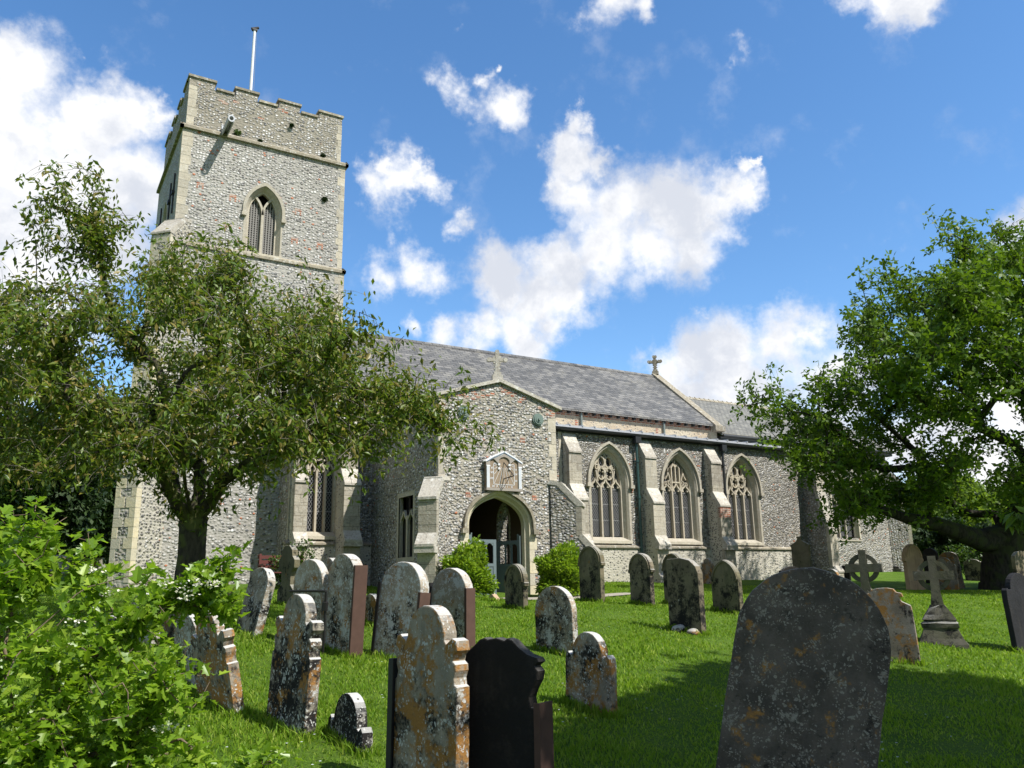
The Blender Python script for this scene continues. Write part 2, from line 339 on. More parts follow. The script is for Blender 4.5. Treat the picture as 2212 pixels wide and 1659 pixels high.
def tag(o, label=None, cat=None, group=None, kind=None):
    for k, v in (('label', label), ('category', cat), ('group', group), ('kind', kind)):
        if v: o[k] = v
    return o
def empty(name, loc, rz=0., world=True):
    o = bpy.data.objects.new(name, None); COL.objects.link(o); o.location = loc; o.rotation_euler.z = rz
    o.empty_display_size = .2
    if world: ORG[o.name] = Matrix.Translation(Vector(loc)) @ Matrix.Rotation(rz, 4, 'Z')
    return o
def nmesh(name, V, F, mat, parent=None, smooth=False):
    """fast mesh: V (n,3) array, F (m,k) array"""
    me = bpy.data.meshes.new(name); V = np.ascontiguousarray(V, dtype=np.float32); F = np.ascontiguousarray(F, dtype=np.int32)
    me.vertices.add(len(V)); me.vertices.foreach_set('co', V.ravel())
    m_, k = F.shape; me.loops.add(m_*k); me.loops.foreach_set('vertex_index', F.ravel())
    me.polygons.add(m_); me.polygons.foreach_set('loop_start', np.arange(m_, dtype=np.int32)*k)
    me.update(calc_edges=True); me.validate()
    return link(name, me, mat, parent, smooth)
def TS(Y): return lambda u, v, w_: (u, Y+w_, v)
def TW(X): return lambda u, v, w_: (X+w_, u, v)
def TE(X): return lambda u, v, w_: (X-w_, u, v)
def TD(cx, cy, ang):
    """u along the face, w inward; face looks along ang"""
    nx, ny = math.cos(ang), math.sin(ang)
    return lambda u, v, w_: (cx-ny*u-nx*w_, cy+nx*u-ny*w_, v)
def arch(cx, z0, zs, hw, rise, n=12):
    """pointed arch outline from bottom-left, over the apex, to bottom-right"""
    if rise < hw*.96:      # depressed, four-centred
        b4 = lambda t, a, b, c, d: (1-t)**3*a+3*(1-t)**2*t*b+3*(1-t)*t*t*c+t**3*d
        L = [(b4(i/n, hw, hw, hw*.48, 0), b4(i/n, 0, rise*.60, rise*.86, rise)) for i in range(n+1)]
        return [(cx-hw, z0)]+[(cx-x, zs+z) for x, z in L]+[(cx+x, zs+z) for x, z in L[-2::-1]]+[(cx+hw, z0)]
    R_ = (hw*hw+rise*rise)/(2*hw); a = math.acos(max(-1, (R_-hw)/R_)); P = [(cx-hw, z0)]
    P += [(cx-hw+R_-R_*math.cos(a*i/n), zs+R_*math.sin(a*i/n)) for i in range(n+1)]
    P += [(cx+hw-R_+R_*math.cos(a*i/n), zs+R_*math.sin(a*i/n)) for i in range(n-1, -1, -1)]
    P.append((cx+hw, z0)); return P
def in_arch(x, z, cx, z0, zs, hw, rise):
    if z < z0 or abs(x-cx) > hw: return False
    if z <= zs: return True
    R_ = (hw*hw+rise*rise)/(2*hw); xx = abs(x-cx)
    return (xx-(hw-R_))**2+(z-zs)**2 < R_*R_
_g = [(-400, -.3), (-60, -.1), (0, 0), (3, .0), (5, .06), (7, .27), (8.6, .47), (9.75, .66), (14, 1.12), (19.25, 1.33), (24, 1.62), (27.4, 1.93), (33, 2.12), (45, 2.5), (70, 2.8), (400, 3.2)]
def G(x, y):
    g = np.interp(y, [a for a, b in _g], [b for a, b in _g])
    return g+.03*np.sin(x*.9+1)*np.sin(y*.8)*np.clip((np.asarray(y)-5)/4, 0, 1)*np.clip((22-np.asarray(y))/3, 0, 1)
def ground_hit(x, y):
    r_ = ray(x, y); lo, hi = .5, 120.
    ts = np.linspace(.5, 120, 4000); P = CAM[None]+r_[None]*ts[:, None]
    below = P[:, 2] < G(P[:, 0], P[:, 1]); i = int(np.argmax(below)); t = ts[i] if below.any() else 40.
    return CAM+r_*t
rng = np.random.default_rng(7); random.seed(7)
# ------------------------------------------------------------------ ground
def terrain():
    def ax(a, b, mid, fine, coarse):
        s_ = list(np.arange(mid[0], mid[1], fine)); lo = list(-np.geomspace(1, 1+mid[0]-a, 14)[1:][::-1]+1+mid[0]); hi = list(np.geomspace(1, 1+b-mid[1], 14)-1+mid[1])
        return np.array(sorted(set(lo+s_+hi)))
    xs = ax(-500, 600, (-8, 44), .4, 0); ys = ax(-300, 600, (-2, 48), .4, 0)
    X, Y = np.meshgrid(xs, ys); Z = G(X, Y)+.012*np.sin(X*2.7)*np.cos(Y*2.2+X)
    V = np.stack([X, Y, Z], -1).reshape(-1, 3); nx, ny = len(xs), len(ys)
    i = (np.arange(ny-1)[:, None]*nx+np.arange(nx-1)[None]).ravel()
    m, N, b = newmat('churchyard_turf', .95, .1); P = pos(N)
    c = N.mix(N.sstep(N.noise(P, 1.1, 6, .6), .35, .65), (.09, .17, .015), (.125, .21, .024))
    c = N.mix(N.math('MULTIPLY', N.sstep(N.noise(P, 7, 6, .7), .55, .7), .5), c, (.13, .14, .045))
    c = N.mix(N.math('MULTIPLY', N.sstep(N.noise(P, 40, 4), .4, .6), .5), c, (.035, .07, .012))
    setb(N, b, Base_Color=c); bump(N, b, N.noise(P, 45, 5, .7), .05)
    o = nmesh('ground', V, np.stack([i, i+1, i+nx+1, i+nx], -1), m, None, True); tag(o, kind='structure')
terrain()
# ------------------------------------------------------------------ the church
church = empty('church', (16, 27.5, 1.7))
tag(church, 'medieval flint church with a square battlemented tower, slate nave roof and south porch', 'church')
def part(mb, name, mat, parent=church, **k): return mb.build(name, M[mat] if isinstance(mat, str) else mat, parent, **k)
def quoins(mb, T, u0, side, z0, z1, wl=.36, ws=.22, hh=.29, w0=-.004, w1=.1, r=random.Random(3)):
    z = z0; k = 0
    while z < z1-.05:
        h_ = min(hh*r.uniform(.85, 1.2), z1-z); wd = wl if k % 2 else ws; wd *= r.uniform(.9, 1.1)
        a, b = (u0, u0+wd) if side > 0 else (u0-wd, u0)
        mb.box(a, b, w0-r.uniform(0, .004), w1, z+.006, z+h_-.006, lambda x, y, q: T(x, q, y)); z += h_; k += 1
def boxT(mb, T, u0, u1, w0, w1, z0, z1): mb.box(u0, u1, w0, w1, z0, z1, lambda x, y, q: T(x, q, y))
# ---- tower
TX0, TX1, TY0, TY1 = 3.30, 9.10, 27.5, 33.15
bw_out = arch(6.19, 12.93, 14.55, .62, .97); bw_in = arch(6.19, 12.97, 14.55, .50, .84)
t = MB()
t.prism([(TX0-.06, 1.2), (TX1+.08, 1.2), (TX1+.08, 12.8), (TX0-.06, 12.8)], [], TS(TY0-.06), 0, .3)
t.prism([(TX0, 12.8), (TX1, 12.8), (TX1, 17.1), (TX0, 17.1)], [bw_out], TS(TY0), 0, .6)
t.prism([(TY0-.06+.3, 1.2), (TY1, 1.2), (TY1, 12.8), (TY0-.06+.3, 12.8)], [], TW(TX0-.06), 0, .3)
w_out = arch(30.3, 13.0, 14.55, .6, .95)
t.prism([(TY0+.6, 12.8), (TY1, 12.8), (TY1, 17.1), (TY0+.6, 17.1)], [w_out], TW(TX0), 0, .6)
t.prism([(TY0+.24, 1.2), (TY1, 1.2), (TY1, 12.8), (TY0+.24, 12.8)], [], TE(TX1+.08), 0, .3)
t.prism([(TY0+.6, 12.8), (TY1, 12.8), (TY1, 17.1), (TY0+.6, 17.1)], [], TE(TX1), 0, .6)
t.box(TX0+.2, TX1-.2, TY1-.3, TY1, 1.2, 17.1)
t.box(TX0+.3, TX1-.3, TY0+.3, TY1-.31, 16.9, 17.5)
tower = part(t, 'tower', 'flint_tower')
p = MB(); px0, px1, py0, py1 = 3.39, 8.93, 27.57, 33.06
def battlement(mb, cop, a0, a1, T, zc=18.93, zm=19.2):
    L = a1-a0; seg = [0, .155, .285, .425, .565, .705, .84, 1.]
    pts = [(a0, 17.1), (a1, 17.1)]; up = []
    for i in range(7):
        z = zm if i % 2 == 0 else zc; x0, x1 = a0+L*seg[i], a0+L*seg[i+1]; up += [(x0, z-.09), (x1, z-.09)]
        e = .05 if i % 2 == 0 else -.05
        cop.prism([(x0-e, z-.088), (x1+e, z-.088), (x1+e, z-.03), ((x1+e), z), (x0-e, z), (x0-e, z-.03)], [], T, -.055, .43)
    mb.prism(pts+up[::-1], [], T, 0, .38)
cp = MB()
battlement(p, cp, px0, px1, TS(py0)); battlement(p, cp, px0, px1, lambda u, v, w_: (u, py1-w_, v))
battlement(p, cp, py0+.38, py1-.38, TW(px0)); battlement(p, cp, py0+.38, py1-.38, TE(px1))
part(p, 'parapet', 'flint_parapet', tower); part(cp, 'coping', 'stone_cope', tower)
s_ = MB()
for z, d, a in ((17.1, .10, 0.), (12.8, .13, .03)):
    for T, u0, u1 in ((TS(TY0), TX0-.1, TX1+.1), (TW(TX0), TY0-.1, TY1), (TE(TX1), TY0-.1, TY1)):
        s_.box(u0-a, u1+a, -d, .02, z-.05, z+.05, lambda x, y, q, T=T: T(x, q, y))
        s_.poly([T(u0-a, z+.05, -d), T(u1+a, z+.05, -d), T(u1+a, z+.14, 0), T(u0-a, z+.14, 0)])
part(s_, 'string_course', 'stone_cope', tower)
q = MB(); rq = random.Random(5)
quoins(q, TS(TY0), TX0-.003, 1, 12.95, 17.0, .36, .3, .3, r=rq); quoins(q, TS(TY0), TX1+.003, -1, 12.95, 17.0, .26, .17, .3, r=rq)
quoins(q, TS(TY0-.06), TX1+.083, -1, 2, 12.7, .34, .2, .3, r=rq); quoins(q, TS(py0), px0-.003, 1, 17.25, 18.8, .32, .26, .32, r=rq)
quoins(q, TS(py0), px1+.003, -1, 17.25, 18.8, .22, .15, .3, r=rq)
quoins(q, TW(TX0), TY0+.12, 1, 12.95, 17.0, .2, .1, .3, r=rq)
part(q, 'quoins', 'stone', tower)
bb = MB()
for x, z in ((5.02, 13.75), (7.32, 13.75), (8.25, 13.75), (4.0, 15.1), (7.4, 14.9), (5.3, 4.4), (5.1, 14.9), (7.6, 8.2)):
    boxT(bb, TS(TY0-(0.06 if z < 12.8 else 0)), x-.12, x+.12, -.004, .05, z-.05, z+.05); boxT(bb, TS(TY0-(0.06 if z < 12.8 else 0)), x-.12, x-.06, -.005, .05, z-.19, z-.055); boxT(bb, TS(TY0-(0.06 if z < 12.8 else 0)), x+.06, x+.12, -.005, .05, z-.19, z-.055)
for x, z in ((4.5, 18.5), (4.62, 18.43), (5.0, 18.6), (6.6, 18.78), (6.75, 18.72), (5.9, 18.2)): boxT(bb, TS(py0), x-.11, x+.11, -.004, .05, z-.035, z+.035)
part(bb, 'putlog_bricks', 'brick', tower)
# belfry window
bf = MB(); T = TS(TY0)
hood = arch(6.19, 14.35, 14.55, .74, 1.11); bf.prism(hood+arch(6.19, 14.35, 14.55, .63, .98)[::-1], [], T, -.07, .05)
for x in (5.42, 6.80): boxT(bf, T, x, x+.16, -.12, .05, 14.25, 14.37)
bf.prism(arch(6.19, 12.93, 14.55, .68, 1.03)+arch(6.19, 12.93, 14.55, .62, .97)[::-1], [], T, -.006, .06)
bf.loft(bw_out, bw_in, T, 0, .2); bf.prism(bw_in+arch(6.19, 12.97, 14.55, .46, .79)[::-1], [], T, .2, .34)
bf.box(5.5, 6.88, -.1, .12, 12.86, 12.94, lambda x, y, q: T(x, q, y))
frame = part(bf, 'belfry_window', 'stone')
ml = MB(); ml.bar([(6.19, 12.95), (6.19, 14.5)], .09, T, .16, .34)
for s1 in (-1, 1):
    R_ = .9; ml.bar([(6.19+s1*(R_-R_*math.cos(a)), 14.5+R_*math.sin(a)) for a in np.linspace(0, .88, 8)], .075, T, .17, .33)
part(ml, 'mullion', 'stone', frame)
lv = MB()
for i in range(11):
    x = 5.72+i*.094
    if abs(x-6.19) < .03: continue
    zt = 14.4
    while in_arch(x, zt, 6.19, 12.9, 14.55, .47, .8) and zt < 14.55+max(.0, .62-abs(abs(x-6.19)-.23)*2.1): zt += .03
    lv.box(x-.024, x+.024, .28, .30, 12.95, zt, lambda a, b_, c: T(a, c, b_))
for k in range(22): lv.box(5.72, 6.66, .30, .32, 12.98+k*.085, 12.98+k*.085+.036, lambda a, b_, c: T(a, c, b_))
part(lv, 'louvre', 'louvre', frame)
vd = MB(); vd.prism(bw_in, [], T, .5, .55); part(vd, 'window_void', 'void', frame)
wf = MB(); T = TW(TX0); wf.loft(w_out, arch(30.3, 13.0, 14.55, .5, .85), T, 0, .25); wf.bar([(30.3, 13), (30.3, 15.3)], .09, T, .2, .3); wf.prism(w_out+arch(30.3, 13, 14.55, .55, .9)[::-1], [], T, -.03, .05)
fw_ = part(wf, 'belfry_window', 'stone'); v2 = MB(); v2.prism(w_out, [], T, .45, .5); part(v2, 'window_void', 'void', fw_)
an = MB()
for y in (28.35, 29.2, 31.5):
    an.box(TX0-.05, TX0-.005, y-.04, y+.04, 14.2, 15.7); an.box(TX0-.09, TX0-.0, y-.12, y+.12, 14.9, 15.02)
part(an, 'wall_anchor', 'iron', tower)
# lead spout
sp = MB(); bx, bz = 4.66, 17.18
for a, b_, c, d in ((-.10, -.07, -.12, .10), (.07, .10, -.12, .10), (-.07, .07, .06, .09)):
    sp.box(bx+a, bx+b_, 26.36, 27.66, bz+c, bz+d)
sp.prism([(bx+.115*math.cos(a), bz+.13*math.sin(a)) for a in np.linspace(0, 2*math.pi, 17)[:-1]], [[(bx+.07*math.cos(a), bz+.08*math.sin(a)) for a in np.linspace(0, 2*math.pi, 17)[:-1]]], TS(26.33), 0, .04)
sp.box(bx-.12, bx+.12, 27.4, 27.5, bz+.13, bz+.26)
part(sp, 'water_spout', 'lead', tower)
# SW diagonal buttress of the tower
def buttress(cx, cy, ang, hw, prof, face='stone_block', side='flint_aisle', zb=1.0, name='buttress', slabs=True, quo=None):
    """prof: list of (projection, z) from bottom to top; last projection 0"""
    T = TD(cx, cy, ang); mb = MB(); pf = [(prof[0][0], zb)]+prof+[(0, zb)]
    # side outline extruded over the width; outward = negative w
    mb.prism(pf, [], lambda a, b_, c_: T(c_, b_, -a), -hw, hw)
    sd_ = part(mb, name, side)
    fm = MB(); sl = MB(); rr = random.Random(int(cx*100))
    for (p0, z0), (p1, z1) in zip([(prof[0][0], zb)]+prof[:-1], prof):
        if abs(p1-p0) < .05 and z1 > z0:         # vertical face: stone blocks
            z = z0
            while z < z1-.02:
                h_ = min(rr.uniform(.22, .38), z1-z)
                if z1-z-h_ < .1: h_ = z1-z
                f0, f1 = (z-z0)/(z1-z0), (z+h_-z0)/(z1-z0); pa = p0+(p1-p0)*f0; pb = p0+(p1-p0)*f1
                cuts = [-hw-.007, hw+.007] if rr.random() < .5 else [-hw-.007, rr.uniform(-.3, .3)*hw, hw+.007]
                for a, b_ in zip(cuts[:-1], cuts[1:]):
                    n = len(fm.v); dd = rr.uniform(.003, .009)
                    fm.v += [T(a+.003, z+.004, -pa-dd), T(b_-.003, z+.004, -pa-dd), T(b_-.003, z+h_-.004, -pb-dd), T(a+.003, z+h_-.004, -pb-dd), T(a+.003, z+.004, -pa+.16), T(b_-.003, z+.004, -pa+.16), T(b_-.003, z+h_-.004, -pb+.16), T(a+.003, z+h_-.004, -pb+.16)]
                    fm.f += [(n, n+1, n+2, n+3), (n+7, n+6, n+5, n+4), (n, n+4, n+5, n+1), (n+1, n+5, n+6, n+2), (n+3, n+2, n+6, n+7), (n, n+3, n+7, n+4)]
                z += h_
        elif p1 < p0:                            # weathering slope in slabs with a drip
            k = 2 if (z1-z0) > .45 else 1
            for i in range(k):
                a0, a1 = i/k, (i+1)/k; pa, pb = p0+(p1-p0)*a0, p0+(p1-p0)*a1; za, zb_ = z0+(z1-z0)*a0, z0+(z1-z0)*a1
                n = len(sl.v); e = .045 if i == 0 else .02; hw2 = hw+.012+.004*i
                sl.v += [T(u, z, -p_) for u in (-hw2, hw2) for p_, z in ((pa+e, za-.045), (pa+e, za+.02), (pb, zb_+.045), (pb-.12, zb_-.05), (pa-.12, za-.05))]
                sl.f += [(n+4, n+3, n+2, n+1, n), (n+5, n+6, n+7, n+8, n+9)]+[(n+j, n+(j+1) % 5, n+5+(j+1) % 5, n+5+j) for j in range(5)]
        else:                                    # ledge stepping outwards
            sl.v += [T(u, z, -p_) for u in (-hw-.03, hw+.03) for p_, z in ((p0-.1, z0-.05), (p1+.03, z0-.05), (p1+.03, z1+.02), (p0-.1, z1+.02))]
            n = len(sl.v)-8; sl.f += [(n+3, n+2, n+1, n), (n+4, n+5, n+6, n+7)]+[(n+j, n+(j+1) % 4, n+4+(j+1) % 4, n+4+j) for j in range(4)]
    if face: part(fm, 'ashlar_face', face, sd_)
    if sl.v and slabs: part(sl, 'weathering', 'slope', sd_)
    return sd_, T
sdb, T = buttress(TX0+.25, TY0+.25, rad(225), .36, [(1.42, 5.0), (1.2, 5.6), (1.2, 9.0), (.95, 9.7), (.95, 12.9), (.35, 13.6), (.0, 13.65)], None, 'flint_tower_low', 1.0)
q = MB()
for T2, u0, sgn in ((T, -.363, 1), (T, .363, -1)):
    for zz0, zz1, pr in ((1.8, 4.9, 1.42), (5.7, 8.9, 1.2), (9.8, 12.8, .95)):
        quoins(q, lambda u, v, w_, T2=T2, pr=pr: T2(u, v, w_-pr), u0, sgn, zz0, zz1, .34, .18, .29, -.01, .22, random.Random(9))
part(q, 'quoins', 'stone_yellow', sdb)
# the tower group was drawn at a 5.8 m width: scaled about the camera position to 5.3 m across, its south face 1.2 m behind the aisle face
KT = 25.2/27.5
TM = Matrix.Translation(Vector((3.30*KT, 25.2, 1.6+.3*KT))) @ Matrix.Scale(KT, 4) @ Matrix.Translation(Vector((-3.30, -27.5, -1.9)))
for o_ in (tower, frame, fw_, sdb): o_.matrix_basis = TM
# ---- nave and chancel
YN, YR, XE, ZE, ZR = 27.1, 30.9, 26.55, 8.50, 11.68
NX0 = 8.36
n_ = MB(); n_.prism([(NX0, 1.2), (XE+.35, 1.2), (XE+.35, 8.44), (NX0, 8.44)], [], TS(YN), 0, .5)
n_.prism([(YN+.5, 1.2), (34.7, 1.2), (34.7, 8.4), (YR, 11.5), (YN+.5, 8.9)], [], TW(NX0), 0, .4)
n_.prism([(YN+.5, 1.2), (34.7, 1.2), (34.7, 8.4), (YR, 11.5), (YN+.5, 8.9)], [], TE(XE+.35), 0, .4)
nw = part(n_, 'nave_wall', 'flint_clere')
r1 = MB(); sl = (ZR-ZE)/(YR-YN+.16)
r1.v = []; 
def roofslab(mb, x0, x1, ya, za, yr, zr, th=.09):
    for (y0, z0, y1, z1) in ((ya, za, yr, zr), (2*yr-ya, za, yr, zr)):
        n = len(mb.v); mb.v += [(x, y, z-d) for x in (x0, x1) for (y, z) in ((y0, z0), (y1, z1)) for d in (0, th)]
        mb.f += [(n, n+2, n+6, n+4), (n+1, n+5, n+7, n+3), (n, n+4, n+5, n+1), (n+2, n+3, n+7, n+6), (n, n+1, n+3, n+2), (n+4, n+6, n+7, n+5)]
roofslab(r1, NX0-.1, XE, YN-.22, ZE, YR, ZR); roof = part(r1, 'nave_roof', 'slate')
rd = MB(); x = NX0
while x < XE: rd.prism([(YR-.16, ZR-.10), (YR, ZR+.06), (YR+.16, ZR-.10), (YR, ZR-.02)], [], lambda u, v, w_, x=x: (x+w_, u, v), .005, .455); x += .46
part(rd, 'ridge_tiles', 'slate', roof)
# rafter feet and wall plate under the eaves
rf = MB(); x = NX0+.2
while x < XE: rf.box(x, x+.09, YN-.16, YN+.02, 8.33, 8.44); x += .42
part(rf, 'rafter_ends', 'dark_paint', roof)
be = MB(); be.box(NX0, XE+.3, YN-.012, YN, 8.26, 8.45); part(be, 'eaves_brick_course', 'brick', nw)
# east gable parapet
gp = MB()
for s1 in (1, -1):
    ya, yb = YR-s1*(YR-YN+.35), YR
    n = len(gp.v); gp.v += [(x, y, z) for x in (XE-.02, XE+.42) for (y, z) in ((ya, ZE-.05), (yb, ZR+.14), (yb, ZR-.2), (ya, ZE-.22))]
    gp.f += [(n, n+1, n+2, n+3), (n+7, n+6, n+5, n+4)]+[(n+j, n+4+j, n+4+(j+1) % 4, n+(j+1) % 4) for j in range(4)]
gp.box(XE-.1, XE+.5, YN-.42, YN-.1, 8.18, 8.42)
gpo = part(gp, 'gable_parapet', 'stone_cope')
kn = MB(); quoins(kn, TS(YN), XE+.353, -1, 7.2, 8.2, .42, .36, .3); part(kn, 'quoins', 'stone_yellow', gpo)
def gable_cross(name, loc, h_, ang, mat, foliate=False):
    T = TD(loc[0], loc[1], ang); mb = MB(); z0 = loc[2]; a = h_*.085
    boxT(mb, T, -.17*h_/1., .17*h_, -.11*h_, .11*h_, z0-.02*h_, z0+.16*h_); boxT(mb, T, -.12*h_, .12*h_, -.08*h_, .08*h_, z0+.16*h_, z0+.27*h_)
    boxT(mb, T, -a*.8, a*.8, -a*.7, a*.7, z0+.27*h_, z0+h_*.93); boxT(mb, T, -.3*h_, .3*h_, -a*.65, a*.65, z0+.68*h_-a*.7, z0+.68*h_+a*.7)
    for u, v in ((-.27, .68), (.27, .68), (0, .94)):
        for k in range(3 if foliate else 1):
            c_ = [(0, 0), (.05, .05), (-.05, .05)][k] if foliate else (0, 0)
            uu, vv = (u+c_[0])*h_, z0+(v+c_[1]*.6)*h_
            mb.prism([(uu+.075*h_*math.cos(t_), vv+.075*h_*math.sin(t_)) for t_ in np.linspace(0, 2*math.pi, 9)[:-1]], [], T, -a*(.75+.06*k), a*(.75+.06*k))
    for k in range(4):                            # crockets on the shaft and a ring of bosses at the head
        an_ = math.pi/4+k*math.pi/2; uu, vv = .12*h_*math.cos(an_), z0+.68*h_+.12*h_*math.sin(an_)
        mb.prism([(uu+.05*h_*math.cos(t_), vv+.05*h_*math.sin(t_)) for t_ in np.linspace(0, 2*math.pi, 7)[:-1]], [], T, -a*.55, a*.55)
    for v in (.36, .48):
        for s1 in (-1, 1): mb.prism([(s1*a*.7, z0+v*h_-.03*h_), (s1*a*1.5, z0+v*h_+.02*h_), (s1*a*.7, z0+v*h_+.05*h_)][::s1], [], T, -a*.5, a*.5)
    return mb.build(name, M[mat], church)
gable_cross('gable_cross', (XE+.2, YR, ZR+.1), .95, rad(180+45), 'stone_cope', True)
gable_cross('gable_cross', (10.98, 19.32, 7.13), .86, rad(250), 'slope')
# chancel
c = MB(); YC, XC = 27.3, 39.2
ch_out = arch(35.45, 3.58, 5.3, .92, 1.25)
c.prism([(XE+.35, 1.2), (XC, 1.2), (XC, 8.1), (XE+.35, 8.1)], [ch_out], TS(YC), 0, .5)
c.prism([(YC+.5, 1.2), (34.5, 1.2), (34.5, 8.1), (YR, 10.7), (YC+.5, 8.3)], [], TE(XC), 0, .5)
part(c, 'chancel_wall', 'flint_porch')
r2 = MB(); roofslab(r2, XE+.42, XC+.15, YC-.42, 8.15, YR, 10.78); r2o = part(r2, 'chancel_roof', 'slate2')
rd = MB(); x = XE+.5
while x < XC: rd.prism([(YR-.15, 10.7), (YR, 10.84), (YR+.15, 10.7), (YR, 10.76)], [], lambda u, v, w_, x=x: (x+w_, u, v), .005, .3+.01); rd.prism([(YR-.16, 10.69), (YR, 10.88), (YR+.16, 10.69)], [], lambda u, v, w_, x=x: (x+w_, u, v), .28, .33); x += .325
part(rd, 'ridge_tiles', 'stone_cope', r2o)
ev = MB(); ev.box(XE+.42, XC+.1, YC-.36, YC-.02, 7.86, 8.0); part(ev, 'eaves_board', 'dark_paint', r2o)
gt = MB(); gt.tube([(XE+.45, YC-.5, 8.02), (XC, YC-.5, 8.02)], .06); part(gt, 'gutter', 'dark_paint', r2o)
# ---- aisle
YA, XA0, XA1 = 24.0, 6.62, 29.05
def lights_head(mb, T, x0, x1, zb, w0, w1):
    """cusped ogee head of one light between mullions"""
    xm = (x0+x1)/2; hw = (x1-x0)/2
    for s1 in (-1, 1):
        mb.bar([(xm+s1*hw, zb), (xm+s1*hw*.92, zb+.10), (xm+s1*hw*.62, zb+.2), (xm+s1*hw*.25, zb+.28), (xm, zb+.42)], .05, T, w0, w1)
        mb.bar([(xm+s1*hw*.85, zb+.12), (xm+s1*hw*.42, zb+.10), (xm+s1*hw*.55, zb+.2)], .03, T, w0+.02, w1-.02)
def ring(mb, T, cx, cz, rx, rz, wd, w0, w1, n=14):
    mb.prism([((rx+wd/2)*math.cos(a)+cx, (rz+wd/2)*math.sin(a)+cz) for a in np.linspace(0, 2*math.pi, n+1)[:-1]],
             [[((rx-wd/2)*math.cos(a)+cx, (rz-wd/2)*math.sin(a)+cz) for a in np.linspace(0, 2*math.pi, n+1)[:-1]]], T, w0, w1)
def lattice(mb, T, inside, x0, x1, z0, z1, w_, px=.088, asp=1.55, wd=.0105):
    """diamond wire guard clipped to an opening"""
    H = z1-z0; Wd = x1-x0; dx = px; n = int((Wd+H/asp)/dx)+2
    for s1 in (1, -1):
        for i in range(n):
            xs = x0+i*dx if s1 < 0 else x0+i*dx-H/asp
            if s1 < 0: a0 = (x0+i*dx, z0)
            pts = []; m_ = 60
            for k in range(m_+1):
                z = z0+H*k/m_; x = (x0+i*dx-(H*(k/m_))/asp) if s1 < 0 else (x1-i*dx+(H*(k/m_))/asp)
                pts.append((x, z))
            run = []
            for p_ in pts+[None]:
                if p_ and inside(*p_): run.append(p_)
                else:
                    if len(run) > 1:
                        (ax, az), (bx_, bz_) = run[0], run[-1]; n0 = len(mb.v); h2 = wd/2
                        mb.v += [T(ax-h2, az, w_+(.004 if s1 > 0 else 0)), T(ax+h2, az, w_+(.004 if s1 > 0 else 0)), T(bx_+h2, bz_, w_+(.004 if s1 > 0 else 0)), T(bx_-h2, bz_, w_+(.004 if s1 > 0 else 0))]; mb.f.append((n0, n0+1, n0+2, n0+3))
                    run = []
